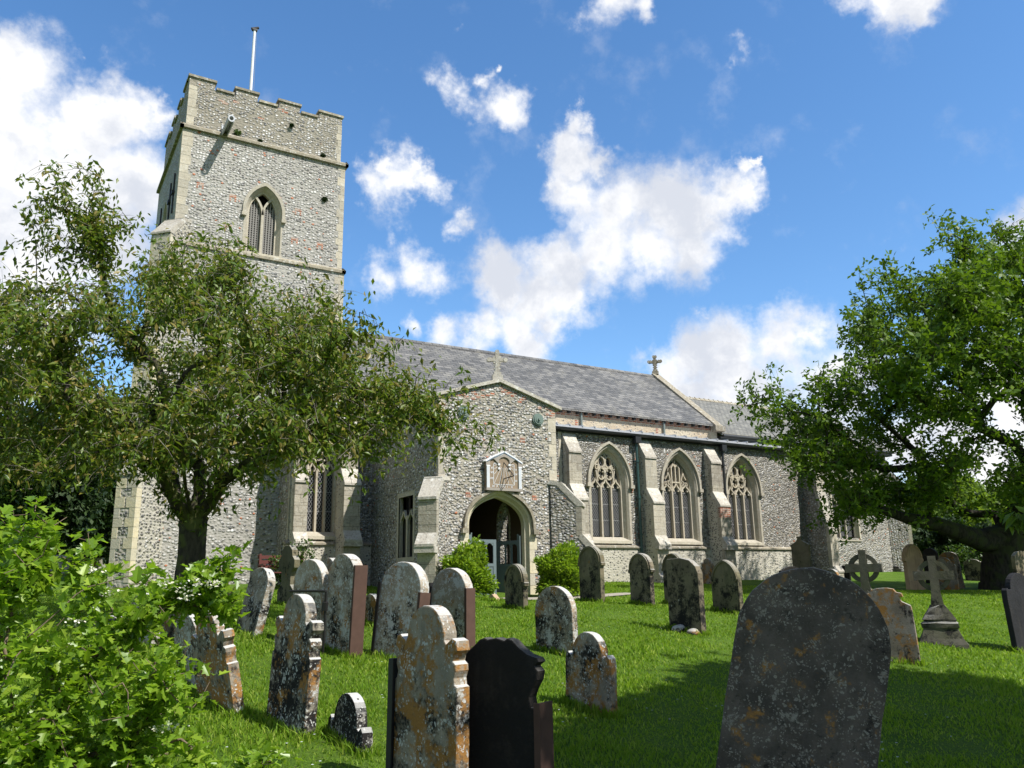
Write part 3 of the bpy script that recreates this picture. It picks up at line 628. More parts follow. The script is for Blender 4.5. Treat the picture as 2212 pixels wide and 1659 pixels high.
def aisle_window(cx, T=TS(YA), style=0, hw=.84, zs0=3.08, zsp=5.18, rise=1.28, lat=True):
    so_ = arch(cx, zs0-.02, zsp, hw, rise); o1 = arch(cx, zs0+.02, zsp, hw-.06, rise-.08); o2 = arch(cx, zs0+.03, zsp, hw-.07, rise-.09)
    o3 = arch(cx, zs0+.08, zsp, hw-.13, rise-.17); o4 = arch(cx, zs0+.10, zsp, hw-.17, rise-.21)
    f_ = MB(); f_.loft(so_, o1, T, 0, .07); f_.loft(o1, o2, T, .07, .13); f_.loft(o2, o3, T, .13, .22); f_.prism(o3+o4[::-1], [], T, .22, .38)
    f_.prism(arch(cx, zs0-.02, zsp, hw+.1, rise+.12)+so_[::-1], [], T, -.006, .05)
    f_.poly([T(cx-hw, zs0-.02, -.03), T(cx+hw, zs0-.02, -.03), T(cx+hw-.15, zs0+.12, .24), T(cx-hw+.15, zs0+.12, .24)])
    f_.box(cx-hw-.06, cx+hw+.06, -.06, .05, zs0-.12, zs0-.02, lambda x, y, q: T(x, q, y))
    win = part(f_, 'aisle_window', 'stone')
    hd = MB(); hd.prism(arch(cx, zsp-.1, zsp, hw+.17, rise+.2)+arch(cx, zsp-.1, zsp, hw+.09, rise+.11)[::-1], [], T, -.09, .04)
    for s1 in (-1, 1): hd.box(cx+s1*(hw+.14)-.085, cx+s1*(hw+.14)+.085, -.13, .03, zsp-.22, zsp-.09, lambda x, y, q: T(x, q, y))
    part(hd, 'hood_mould', 'stone', win)
    ml = MB(); g = hw-.15; w0, w1 = .23, .36; a = g/3; zb = zsp-.28
    for s1 in (-1, 1): ml.bar([(cx+s1*a, zs0+.08), (cx+s1*a, zb+.12)], .062, T, w0-.02, w1)
    for k in (-1, 0, 1): lights_head(ml, T, cx+(2*k-1)*a, cx+(2*k+1)*a, zb, w0, w1)
    ztop = zsp+rise
    if style == 0:      # flowing: two roundels low, two mouchettes above, small roundels at the sides
        for s1 in (-1, 1):
            ring(ml, T, cx+s1*.175, zb+.60, .165, .215, .045, w0, w1); ring(ml, T, cx+s1*.165, zb+1.03, .150, .20, .045, w0, w1)
            ring(ml, T, cx+s1*.375, zb+.84, .075, .085, .035, w0, w1, 10)
            ml.bar([(cx+s1*2*a*.75, zb+.30), (cx+s1*.38, zb+.5), (cx+s1*.42, zb+.72)], .045, T, w0, w1)
            ml.bar([(cx+s1*.45, zb+.9), (cx+s1*.36, zb+1.05), (cx+s1*.28, zb+1.2)], .035, T, w0, w1)
            for k in range(4):
                t_ = k*math.pi/2+.4; ml.bar([(cx+s1*.175+.15*math.cos(t_), zb+.6+.19*math.sin(t_)), (cx+s1*.175+.07*math.cos(t_+.3), zb+.6+.1*math.sin(t_+.3))], .035, T, w0+.02, w1-.02)
            ml.bar([(cx+s1*.05, zb+1.18), (cx+s1*.02, zb+1.3), (cx, zb+1.38)], .04, T, w0, w1)
        ml.bar([(cx-.37, zb+.83), (cx, zb+.80), (cx+.37, zb+.83)], .045, T, w0+.004, w1-.004); ml.bar([(cx, zb+.4), (cx, zb+1.2)], .045, T, w0+.006, w1-.006)
    else:               # panel: two tall central lights, paired roundels low at the sides
        for s1 in (-1, 1):
            ml.bar([(cx+s1*a, zb+.1), (cx+s1*.20, zb+.42), (cx+s1*.20, zb+1.0), (cx+s1*.1, zb+1.15), (cx, zb+1.02)], .045, T, w0, w1)
            ml.bar([(cx+s1*a*1.2, zb+.2), (cx+s1*.3, zb+.6), (cx+s1*.40, zb+.88)], .04, T, w0, w1)
            for dx in (.0, .17): ring(ml, T, cx+s1*(.33+dx), zb+.42-.05*(dx > 0), .07, .075, .032, w0, w1, 10)
            ml.bar([(cx+s1*.52, zb+.55), (cx+s1*.42, zb+.7), (cx+s1*.36, zb+1.0)], .035, T, w0, w1)
        ml.bar([(cx, zb+.42), (cx, zb+1.3)], .045, T, w0+.004, w1-.004); ml.bar([(cx-.2, zb+.44), (cx+.2, zb+.44)], .05, T, w0+.006, w1-.006)
    part(ml, 'tracery', 'tracery', win)
    gl = MB(); gl.prism(arch(cx, zs0+.1, zsp, hw-.15, rise-.18), [], T, .40, .42); part(gl, 'glass', 'glass', win)
    if lat:
        lt = MB(); ins = lambda x, z: in_arch(x, z, cx, zs0+.12, zsp, hw-.17, rise-.22) and min(abs(x-cx-a), abs(x-cx+a)) > .02
        lattice(lt, T, ins, cx-hw, cx+hw, zs0+.1, ztop, .33)
        for z in (zs0+.72, zs0+1.30, zs0+1.85): lt.box(cx-g, cx+g, .335, .35, z, z+.016, lambda x, y, q: T(x, q, y))
        part(lt, 'wire_guard', 'lattice', win)
    return so_
holes = [aisle_window(18.3, style=0), aisle_window(21.70, style=1), aisle_window(25.04, style=0)]
holes.append(aisle_window(7.62, style=1, hw=.56, rise=.9))
a_ = MB(); a_.prism([(XA0, 2.86), (XA1, 2.86), (XA1, 7.05), (XA0, 7.05)], holes, TS(YA), 0, .6)
a_.prism([(YA+.6, .9), (YN, .9), (YN, 7.4), (YA+.6, 7.1)], [], TW(XA0), 0, .5)
a_.prism([(YA+.6, .9), (YN+.3, .9), (YN+.3, 7.4), (YA+.6, 7.1)], [], TE(XA1), 0, .5)
aw = part(a_, 'aisle_wall', 'flint_aisle')
pl = MB(); pl.prism([(XA0-.06, .9), (XA1+.06, .9), (XA1+.06, 2.8), (XA0-.06, 2.8)], [], TS(YA-.07), 0, .3); part(pl, 'plinth', 'flint_plinth', aw)
sc_ = MB()
for x0, x1 in ((XA0-.1, 8.0), (8.6, 16.2), (16.9, 19.6), (20.3, 22.9), (23.65, 28.5)):
    n = len(sc_.v); sc_.v += [(x, y, z) for x in (x0, x1) for y, z in ((YA-.13, 2.80), (YA-.13, 2.85), (YA+.03, 2.93), (YA+.03, 2.795))]
    sc_.f += [(n+3, n+2, n+1, n), (n+4, n+5, n+6, n+7)]+[(n+j, n+(j+1) % 4, n+4+(j+1) % 4, n+4+j) for j in range(4)]
part(sc_, 'string_course', 'stone_cope', aw)
q = MB(); quoins(q, TS(YA), XA0-.003, 1, 2.95, 6.9, .36, .2, .3); quoins(q, TS(YA), XA1+.003, -1, 2.95, 6.9, .3, .2, .3); quoins(q, TS(YA), 16.22, -1, 3.1, 6.9, .0+.12, .1, .3)
part(q, 'quoins', 'stone', aw)
# aisle roof with a lead edge, gutter
ar = MB(); ar.v += [(x, y, z) for x in (XA0-.1, XA1+.1) for y, z in ((YA-.17, 7.10), (YN, 7.36), (YN, 7.25), (YA-.17, 7.02))]
ar.f += [(3, 2, 1, 0), (4, 5, 6, 7)]+[(j, (j+1) % 4, 4+(j+1) % 4, 4+j) for j in range(4)]
aro = part(ar, 'aisle_roof', 'lead'); lr = MB(); x = XA0
while x < XA1:
    lr.tube([(x, YA-.19, 7.115), (x, YA+1.2, 7.24)], .035, 6); x += .55
part(lr, 'lead_rolls', 'lead', aro)
gt = MB(); gt.prism([(YA-.27, 7.0), (YA-.25, 6.93), (YA-.17, 6.90), (YA-.09, 6.93), (YA-.07, 7.0), (YA-.1, 7.0), (YA-.17, 6.95), (YA-.24, 7.0)], [], lambda u, v, w_: (w_, u, v), XA0, XA1)
gt.box(XA0, XA1, YA-.07, YA+.01, 6.86, 7.03)
part(gt, 'gutter', 'dark_paint', aro)
def pipe(x, y, z0, z1, mat, r=.045):
    mb = MB(); mb.tube([(x, y, z0), (x, y, z1)], r, 10)
    z = z0+.4
    while z < z1: mb.tube([(x, y, z), (x, y, z+.07)], r*1.45, 10); mb.box(x-.08, x+.08, y+.02, y+.1, z+.015, z+.05); z += 1.35
    return part(mb, 'drainpipe', mat)
pp = pipe(19.53, YA-.13, 1.5, 6.7, 'green_pipe', .055); hb = MB(); hb.box(19.4, 19.66, YA-.28, YA-.08, 6.66, 6.9); part(hb, 'hopper', 'dark_paint', pp)
pp = pipe(23.92, YA-.13, 1.6, 6.7, 'dark_paint', .05); hb = MB(); hb.box(23.8, 24.04, YA-.28, YA-.08, 6.66, 6.9); part(hb, 'hopper', 'dark_paint', pp)
pipe(19.3, YN-.08, 7.3, 8.4, 'grey_pipe', .05); pipe(23.7, YN-.08, 7.3, 8.4, 'grey_pipe', .05)
st_ = MB(); st_.box(19.03, 19.17, YN-.012, YN, 7.35, 8.1); st_.box(23.3, 23.42, YN-.012, YN, 7.35, 8.1); part(st_, 'brick_strip', 'brick', nw)
PB = [(.88, 1.75), (.8, 1.85), (.8, 2.78), (.9, 2.84), (.9, 2.9), (.7, 3.2), (.7, 4.42), (.38, 4.95), (.38, 6.12), (.0, 6.78)]
bt = {}
for i, xb in enumerate((16.545, 19.97, 23.27)):
    bt[i], T = buttress(xb, YA, rad(270), .265, PB, 'stone' if i == 1 else 'stone_block', 'flint_plinth', .8)
bk = MB(); boxT(bk, TD(23.27, YA, rad(270)), -.27, .27, -.715, -.6, 3.95, 4.38); part(bk, 'brick_patch', 'brick', bt[2])
buttress(8.28, YA, rad(270), .25, [(.88, 1.75), (.8, 1.85), (.8, 2.78), (.9, 2.84), (.9, 2.9), (.72, 3.15), (.72, 4.55), (.4, 5.0), (.4, 6.1), (.0, 6.7)], 'stone_block', 'flint_plinth', .8)
buttress(6.85, YA, rad(270), .19, [(.55, 2.78), (.62, 2.86), (.42, 3.1), (.42, 4.6), (.25, 4.9), (.25, 6.2), (0, 6.6)], 'stone_block', 'flint_plinth', .8)
buttress(28.83, YA, rad(270), .225, [(1.25, 1.9), (1.12, 2.1), (1.12, 3.5), (.72, 5.2), (.72, 6.2), (.0, 6.9)], 'stone', 'flint_aisle', .8)
buttress(XC-.2, YC+.2, rad(315), .32, [(1.15, 2.1), (1.05, 2.2), (1.05, 4.6), (.8, 5.0), (.8, 6.6), (0, 7.3)], 'stone', 'flint_porch', .8)
# chancel window
cw = MB(); T = TS(YC); cw.loft(ch_out, arch(35.45, 3.62, 5.3, .8, 1.1), T, 0, .2); cw.bar([(35.2, 3.6), (35.2, 5.7)], .07, T, .2, .3); cw.bar([(35.7, 3.6), (35.7, 5.7)], .07, T, .2, .3)
cw.prism(arch(35.45, 3.5, 5.3, 1.02, 1.38)+ch_out[::-1], [], T, -.03, .05); cw.box(34.4, 36.5, -.05, .05, 3.42, 3.5, lambda x, y, q: T(x, q, y))
for k in (-1, 0, 1): lights_head(cw, T, 35.45+(2*k-1)*.25, 35.45+(2*k+1)*.25, 5.2, .2, .3)
cwo = part(cw, 'chancel_window', 'stone'); lt = MB(); lattice(lt, T, lambda x, z: in_arch(x, z, 35.45, 3.62, 5.3, .8, 1.1), 34.65, 36.25, 3.6, 6.5, .3, .08); part(lt, 'wire_guard', 'lattice', cwo)
g_ = MB(); g_.prism(ch_out, [], T, .35, .37); part(g_, 'glass', 'glass', cwo)
# ---- porch
YP, XP0, XP1 = 19.25, 9.15, 12.83
dr = arch(10.95, 1.2, 3.12, .93, .86); dr_in = arch(10.95, 1.2, 3.12, .885, .80)
p = MB(); p.prism([(XP0, .8), (XP1, .8), (XP1, 6.50), (11.0, 7.05), (XP0, 6.50)], [dr], TS(YP), 0, .26)
pw_ = [(20.83, 2.36), (21.83, 2.36), (21.83, 4.02), (20.83, 4.02)]
p.prism([(YP+.26, .8), (YA, .8), (YA, 6.42), (YP+.26, 6.42)], [pw_], TW(XP0), 0, .45)
pe = arch(21.5, 2.2, 3.4, .42, .6)
p.prism([(YP+.26, .8), (YA, .8), (YA, 6.42), (YP+.26, 6.42)], [pe], TE(XP1), 0, .45)
porch = part(p, 'porch', 'flint_porch')
cpm = MB()
for s1 in (-1, 1):
    xo = 10.99+s1*2.02; n = len(cpm.v)
    cpm.v += [(x, y, z) for y in (YP-.09, YP+.5) for x, z in ((10.99, 7.05), (xo, 6.44), (xo, 6.53), (10.99, 7.15))]
    cpm.f += [(n, n+1, n+2, n+3), (n+4, n+5, n+6, n+7)]+[(n+j, n+(j+1) % 4, n+4+(j+1) % 4, n+4+j) for j in range(4)]
part(cpm, 'gable_coping', 'slope', porch)
pr = MB()
for s1 in (-1, 1):
    xo = 10.99+s1*1.95; pr.poly([(10.99, YP+.26, 6.98), (xo, YP+.26, 6.42), (xo, YA, 6.42), (10.99, YA, 6.98)])
part(pr, 'porch_roof', 'lead', porch)
ba = MB()
for s1 in (-1, 1):                                 # patched brick under the coping
    for row in range(3):
        for k in range(12):
            x = 10.99+s1*(.06+k*.15+.06*(row % 2)); z = 6.93-(abs(x-10.99))*.3-row*.085
            if rng.random() < .62-.13*row-.02*k: ba.box(x-.062, x+.062, YP-.006-.002*rng.random(), YP+.05, z-.034, z+.034)
for x, z in ((10.02, 3.86), (11.9+.18, 3.86), (11.72, 5.45)):
    for dz in (0, .085): ba.box(x-.08, x+.08, YP-.008, YP+.05, z+dz-.036, z+dz+.036)
part(ba, 'brick_patch', 'brick', porch)
q = MB(); quoins(q, TS(YP), XP0-.003, 1, 2.5, 6.4, .2, .14, .32, r=random.Random(1)); quoins(q, TS(YP), XP1+.003, -1, 4.0, 6.4, .24, .16, .34, r=random.Random(2)); part(q, 'quoins', 'stone', porch)
dm = MB(); T = TS(YP); dm.loft(dr, dr_in, T, 0, .1); dm.loft(dr_in, arch(10.95, 1.2, 3.12, .85, .76), T, .1, .12); dm.loft(arch(10.95, 1.2, 3.12, .85, .76), arch(10.95, 1.2, 3.12, .84, .75), T, .12, .27)
dm.prism(arch(10.95, 3.1, 3.12, 1.0, .93)+arch(10.95, 3.1, 3.12, .93, .86)[::-1], [], T, -.01, .05)
z = 1.25
for k in range(6):
    h_ = .31
    for s1 in (-1, 1):
        wd = .16 if k % 2 else .24; x0 = 10.95+s1*.93; boxT(dm, T, min(x0, x0+s1*wd), max(x0, x0+s1*wd), -.006-.002*(k % 3), .1, z+.004, z+h_-.004)
    z += h_
door = part(dm, 'doorway', 'stone_yellow')
hd = MB(); hd.prism(arch(10.95, 3.02, 3.12, 1.09, 1.02)+arch(10.95, 3.02, 3.12, 1.01, .94)[::-1], [], T, -.11, .04)
for s1 in (-1, 1): hd.box(10.95+s1*1.08-.08, 10.95+s1*1.08+.08, -.15, .03, 2.9, 3.03, lambda x, y, q: T(x, q, y))
part(hd, 'hood_mould', 'stone_cope', door)
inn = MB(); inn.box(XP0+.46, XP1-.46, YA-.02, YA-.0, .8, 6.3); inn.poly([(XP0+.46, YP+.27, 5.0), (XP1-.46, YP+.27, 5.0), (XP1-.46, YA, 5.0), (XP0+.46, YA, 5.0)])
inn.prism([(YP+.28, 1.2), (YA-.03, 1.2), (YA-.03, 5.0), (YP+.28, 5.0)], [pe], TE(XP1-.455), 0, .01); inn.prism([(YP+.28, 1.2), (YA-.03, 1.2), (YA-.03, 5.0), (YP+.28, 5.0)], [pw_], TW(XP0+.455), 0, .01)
part(inn, 'porch_interior', 'dark_lining', porch)  # dark lining added so the inside of the porch reads as shaded
idr = MB(); idr.prism(arch(11.0, 1.3, 2.9, .65, .7), [], TS(YA-.06), 0, .04); part(idr, 'inner_door', 'void', porch)
for xx in (XP0+.5, XP1-.9):
    bn = MB(); bn.box(xx, xx+.4, YP+.9, YA-.3, 1.3, 1.75); part(bn, 'stone_bench', 'stone_block', porch)
# side windows of the porch
pm = MB(); T = TW(XP0)
pm.prism([(20.72, 2.24), (21.94, 2.24), (21.94, 4.14), (20.72, 4.14)], [pw_], T, -.006, .1); 
for y in (20.83, 21.83): pm.bar([(y, 2.36), (y, 4.02)], .07, T, .03, .12)
pm.bar([(21.33, 2.36), (21.33, 3.5)], .09, T, .03, .12)
for yc in (21.08, 21.58):
    for s1 in (-1, 1): pm.bar([(yc+s1*.25, 3.2), (yc+s1*.2, 3.4), (yc+s1*.08, 3.5), (yc, 3.66), (yc, 4.0)], .06, T, .035, .11)
pwo = part(pm, 'porch_window', 'stone'); g_ = MB(); g_.prism(pw_, [], T, .13, .15); part(g_, 'glass', 'glass', pwo)
pm = MB(); T = TE(XP1); pm.prism(arch(21.5, 2.1, 3.4, .52, .72)+pe[::-1], [], T, -.01, .1); pm.bar([(21.5, 2.2), (21.5, 3.9)], .06, T, .2, .28)
pwe = part(pm, 'porch_window', 'stone'); lt = MB(); lattice(lt, T, lambda x, z: in_arch(x, z, 21.5, 2.2, 3.4, .42, .6), 21.08, 21.92, 2.2, 4.0, .24, .085, 1.5, .02); part(lt, 'leading', 'iron', pwe)
# tie plates
for x, z in ((12.23, 6.1), (9.88, 6.1)):
    dk = MB(); T = TS(YP)
    for r_, w0 in ((.175, -.05), (.14, -.075), (.095, -.09), (.035, -.13)):
        dk.prism([(x+r_*math.cos(a), z+r_*math.sin(a)) for a in np.linspace(0, 2*math.pi, 25)[:-1]], [], T, w0, .0)
    part(dk, 'tie_plate', 'verdigris')
buttress(XP0+.1, YP+.1, rad(225), .235, [(.98, 2.42), (1.1, 2.5), (1.1, 2.56), (.92, 2.82), (.92, 3.72), (.5, 4.25), (.0, 4.3)], 'stone_block', 'flint_porch', .6)
buttress(XP1-.1, YP+.1, rad(315), .235, [(.98, 2.42), (1.1, 2.5), (1.1, 2.56), (.85, 2.86), (.85, 3.7), (.3, 4.3), (.0, 4.35)], 'stone_block', 'flint_porch', .6)
# brown stump on the nave roof behind the porch gable
cs = MB(); cs.prism([(12.35, 6.4), (13.1, 6.4), (13.1, 7.15), (12.85, 7.22), (12.35, 6.85)], [], TS(21.2), 0, .5); part(cs, 'stone_stump', 'stone_cope', porch)
# gates
def gate_leaf(T, u0, u1, z0, z1):
    g = MB(); wd = u1-u0
    g.bar([(u0+.045, z0), (u0+.045, z1+.12)], .09, T, 0, .05); g.bar([(u1-.045, z0), (u1-.045, z1)], .09, T, 0, .05)
    g.bar([(u0+.09, z1-.045), (u1-.09, z1-.045)], .09, T, .002, .048); g.bar([(u0+.09, z0+.07), (u1-.09, z0+.07)], .14, T, .002, .048); g.bar([(u0+.09, z0+.80), (u1-.09, z0+.80)], .08, T, .002, .048)
    g.bar([(u0+.01, z1), (u0+.07, z1+.06), (u0+.085, z1+.17)], .03, T, .004, .046)
    leaf = part(g, 'gate_leaf', 'gate')
    b_ = MB(); n = 3; ww = (wd-.18)/n
    for k in range(1, n): b_.bar([(u0+.09+k*ww, z0+.84), (u0+.09+k*ww, z1-.09)], .045, T, .006, .044)
    for k in range(n):
        c_ = u0+.09+(k+.5)*ww; hh = ww/2
        for s1 in (-1, 1): b_.prism([(c_+s1*hh, z1-.09), (c_+s1*hh, z1-.17), (c_+s1*hh*.75, z1-.15), (c_+s1*hh*.6, z1-.12), (c_+s1*hh*.2, z1-.105), (c_, z1-.09)][::s1], [], T, .008, .042)
    part(b_, 'gate_bars', 'gate', leaf)
    pn = MB(); pn.box(u0+.085, u1-.085, .018, .032, z0+.13, z0+.77, lambda x, y, q: T(x, q, y))
    for k in range(1, n): pn.box(u0+.09+k*ww-.015, u0+.09+k*ww+.015, .005, .018, z0+.14, z0+.76, lambda x, y, q: T(x, q, y))
    part(pn, 'gate_panel', 'gate', leaf)
gate_leaf(TS(YP+.16), 10.12, 10.94, 1.30, 2.76)
ga = rad(68); gate_leaf(lambda u, v, w_: (11.76-u*math.cos(ga)-w_*math.sin(ga), YP+.25+u*math.sin(ga)-w_*math.cos(ga), v), 0, .81, 1.30, 2.76)
fl = MB(); fl.box(XP0+.4, XP1-.4, YP-.02, YA-.05, .8, 1.29); part(fl, 'porch_floor', 'path', porch)
stp = MB(); stp.box(10.0, 12.9, YP-.75, YP-.02, .7, 1.24); stp.box(10.3, 12.4, YP-1.5, YP-.76, .7, 1.17); part(stp, 'step', 'stone_block', porch)

# ------------------------------------------------------------------ things on and by the church
fp = empty('flagpole', tuple(TM @ Vector((6.03, 30.4, 17.4)))); fp.scale = (KT, KT, KT); ORG[fp.name] = Matrix.Translation(Vector((6.03, 30.4, 17.4))); tag(fp, 'white painted flagpole standing on the tower roof', 'flagpole')
m_ = MB(); m_.tube([(6.03, 30.4, 17.4), (6.03, 30.4, 23.78)], [.075, .05], 10); m_.build('pole', M['polewhite'], fp)
m_ = MB(); m_.box(5.93, 6.13, 30.33, 30.47, 23.78, 23.86); m_.tube([(5.90, 30.4, 23.83), (6.18, 30.4, 23.97)], .055, 8); m_.build('finial', M['iron'], fp)
m_ = MB(); m_.tube([(6.2, 30.36, 17.4), (6.1, 30.38, 23.8)], .006, 4); m_.build('halyard', M['lattice'], fp)

# sundial
SX0, SX1, SZ0, SZ1, SA = 10.50, 11.58, 4.10, 4.80, 5.08; T = TS(YP-.16); sdl = empty('sundial', (11.04, YP-.1, 4.1))
tag(sdl, 'painted wooden sundial with white Roman numerals above the porch arch', 'sundial')
xm = (SX0+SX1)/2
m_ = MB(); m_.prism([(SX0, SZ0), (SX1, SZ0), (SX1, SZ1-.02), (xm, SA-.03), (SX0, SZ1-.02)], [], T, .035, .15); m_.build('board', M['wood'], sdl)
m_ = MB(); hood_o = [(SX0-.02, SZ1), (SX0+.2, SZ1+.12), (xm, SA), (SX1-.2, SZ1+.12), (SX1+.02, SZ1)]
ins_ = [(SX1-.10, SZ1), (SX1-.12, SZ1+.05), (SX1-.22, SZ1+.075), (SX1-.33, SZ1-.02), (SX1-.37, SZ1-.04), (xm+.16, SZ1+.06), (xm+.1, SZ1+.12), (xm, SZ1+.15), (xm-.1, SZ1+.12), (xm-.16, SZ1+.06), (SX0+.37, SZ1-.04), (SX0+.33, SZ1-.02), (SX0+.22, SZ1+.075), (SX0+.12, SZ1+.05), (SX0+.10, SZ1)]
m_.prism(hood_o+ins_, [], T, 0, .034); m_.box(SX0-.02, SX0+.1, YP-.16, YP-.125, SZ1-.1, SZ1); m_.box(SX1-.1, SX1+.02, YP-.16, YP-.125, SZ1-.1, SZ1)
m_.box(SX0-.02, SX1+.02, YP-.17, YP-.02, SZ0-.07, SZ0); m_.build('frame', M['dial_grey'], sdl)
m_ = MB(); m_.bar([(SX0-.04, SZ1+.0), (SX0+.2, SZ1+.14), (xm, SA+.01), (SX1-.2, SZ1+.13), (SX1+.03, SZ1+.0)], .03, T, -.012, .16)
for x in (SX0, SX1-.09):
    for k in range(3): m_.box(x+k*.03, x+k*.03+.02, YP-.165, YP-.125, SZ0+.0, SZ1-.13)
    m_.box(x-.01, x+.1, YP-.168, YP-.125, SZ1-.13, SZ1-.10)
for s1 in (-1, 1):
    for z in (SZ1-.09, SZ1-.2): m_.box(xm+s1*.16-.03, xm+s1*.16+.03, YP-.16, YP-.125, z, z+.05)
dl = []
for x0, z0, x1, z1 in [(SX0+.22, SZ1-.05, SX0+.22, SZ0+.1), (SX1-.22, SZ1-.05, SX1-.22, SZ0+.1), (SX0+.22, SZ0+.1, SX1-.22, SZ0+.1), (SX0+.22, SZ1-.05, xm-.2, SZ1-.05), (SX1-.22, SZ1-.05, xm+.2, SZ1-.05)]: m_.bar([(x0, z0), (x1, z1)], .012, T, .028, .036)
for k in range(-6, 6):
    a = -math.pi/2+k*.235; d0 = .17
    x0, z0 = xm+d0*math.cos(a), SZ1+.02+d0*math.sin(a); L = min(.80, (.30/abs(math.cos(a)) if abs(math.cos(a)) > .01 else 9), (.6/abs(math.sin(a))) if abs(math.sin(a)) > .01 else 9)
    m_.bar([(x0, z0), (xm+L*math.cos(a), SZ1+.02+L*math.sin(a))], .007, T, .029, .035)
m_.build('painted_lines', M['white'], sdl)
m_ = MB()
for x in (SX0+.022, SX1-.068): m_.box(x, x+.008, YP-.163, YP-.12, SZ0, SZ1-.13); m_.box(x+.03, x+.038, YP-.163, YP-.12, SZ0, SZ1-.13)
m_.bar([(SX0-.0, SZ1-.005), (SX0+.2, SZ1+.1), (xm, SA-.02), (SX1-.2, SZ1+.1), (SX1, SZ1-.005)], .014, T, -.013, .01); m_.build('blue_trim', M['blue'], sdl)
def text(s_, x, z, size, T_, name='numeral', rot=0., parent=None, mat='white', just='CENTER'):
    c_ = bpy.data.curves.new(name, 'FONT'); c_.body = s_; c_.size = size; c_.align_x = just; c_.align_y = 'CENTER'; c_.extrude = .002
    to = bpy.data.objects.new(name, c_); COL.objects.link(to); bpy.context.view_layer.update()
    me = bpy.data.meshes.new_from_object(to.evaluated_get(bpy.context.evaluated_depsgraph_get())); bpy.data.objects.remove(to)
    for v in me.vertices:
        u, h_ = v.co.x*1.0, v.co.y; u, h_ = u*math.cos(rot)-h_*math.sin(rot), u*math.sin(rot)+h_*math.cos(rot)
        v.co = T_(x+u, z+h_, -v.co.z)
    me.materials.clear(); return link(name, me, M[mat], parent)
TN = TS(YP-.16+.030)
for s_, x, z in (('VI', SX0+.165, SZ1-.17), ('VII', SX0+.165, SZ1-.29), ('VIII', SX0+.165, SZ1-.45), ('V', SX1-.165, SZ1-.19), ('IV', SX1-.165, SZ1-.31), ('III', SX1-.165, SZ1-.49),
                 ('IX', SX0+.21, SZ0+.045), ('X', SX0+.32, SZ0+.045), ('XI', SX0+.42, SZ0+.045), ('XII', SX0+.53, SZ0+.045), ('I', SX0+.64, SZ0+.045), ('II', SX0+.78, SZ0+.045)):
    text(s_, x, z, .085, TN, parent=sdl)
text('REMEMBER', xm-.17, SZ1+.165, .06, TS(YP-.163), 'lettering', rad(22), sdl); text('ETERNITY', xm+.2, SZ1+.15, .06, TS(YP-.163), 'lettering', rad(-24), sdl)
m_ = MB(); g0 = Vector((xm, YP-.13, SZ1-.0)); tip = Vector((xm+.02, YP-.62, SZ1-.42)); m_.tube([g0, tip], .012, 6); m_.tube([tip, (xm, YP-.13, SZ1-.44)], .014, 6)
m_.tube([(xm+.02, YP-.50, SZ1-.35), (xm-.0, YP-.13, SZ0+.05)], .007, 6); m_.build('gnomon', M['iron'], sdl)

# wheelie bin between porch and first aisle buttress
bn = empty('wheelie_bin', (15.62, 22.7, 1.5)); tag(bn, 'dark grey wheelie bin against the wall behind the right porch bush', 'wheelie bin')
m_ = MB(); m_.loft([(-.24, -.3), (.24, -.3), (.24, .3), (-.24, .3)], [(-.29, -.36), (.29, -.36), (.29, .36), (-.29, .36)], lambda a, b_, c_: (15.62+a, 22.7+b_, 1.5+c_), .06, .98, True); m_.box(15.34, 15.9, 22.36, 23.04, 2.44, 2.5); m_.build('bin_body', M['binplastic'], bn)
m_ = MB(); m_.prism([(-.4, 0), (.38, 0), (.36, .07), (.1, .1), (-.3, .09)], [], lambda u, v, w_: (15.62+w_, 22.7+u, 2.51+v), -.31, .31); m_.build('lid', M['binplastic'], bn)
for s1 in (-1, 1):
    m_ = MB(); m_.tube([(15.62+s1*.24, 23.03, 1.6), (15.62+s1*.3, 23.03, 1.6)], .1, 14); m_.build('wheel', M['iron'], bn)

# red bench by the tower wall
bx0, by0 = 6.25, 23.1; bz0 = float(G(bx0, by0)); bo = empty('bench', (bx0, by0, bz0)); tag(bo, 'dark red wooden bench in the shade against the tower wall', 'bench')
m_ = MB()
for k in range(4): m_.box(bx0-.62, bx0+.62, by0-.42+k*.11, by0-.33+k*.11, bz0+.42, bz0+.45)
m_.build('seat', M['bench'], bo); m_ = MB()
for k in range(3): m_.box(bx0-.62, bx0+.62, by0+.06+k*.02, by0+.09+k*.02, bz0+.55+k*.13, bz0+.64+k*.13)
m_.build('backrest', M['bench'], bo)
for xx in (bx0-.6, bx0+.54):
    m_ = MB(); m_.box(xx, xx+.06, by0-.42, by0-.36, bz0, bz0+.62); m_.box(xx, xx+.06, by0+.03, by0+.1, bz0, bz0+.94); m_.box(xx-.003, xx+.063, by0-.45, by0+.08, bz0+.62, bz0+.66); m_.build('bench_end', M['bench'], bo)

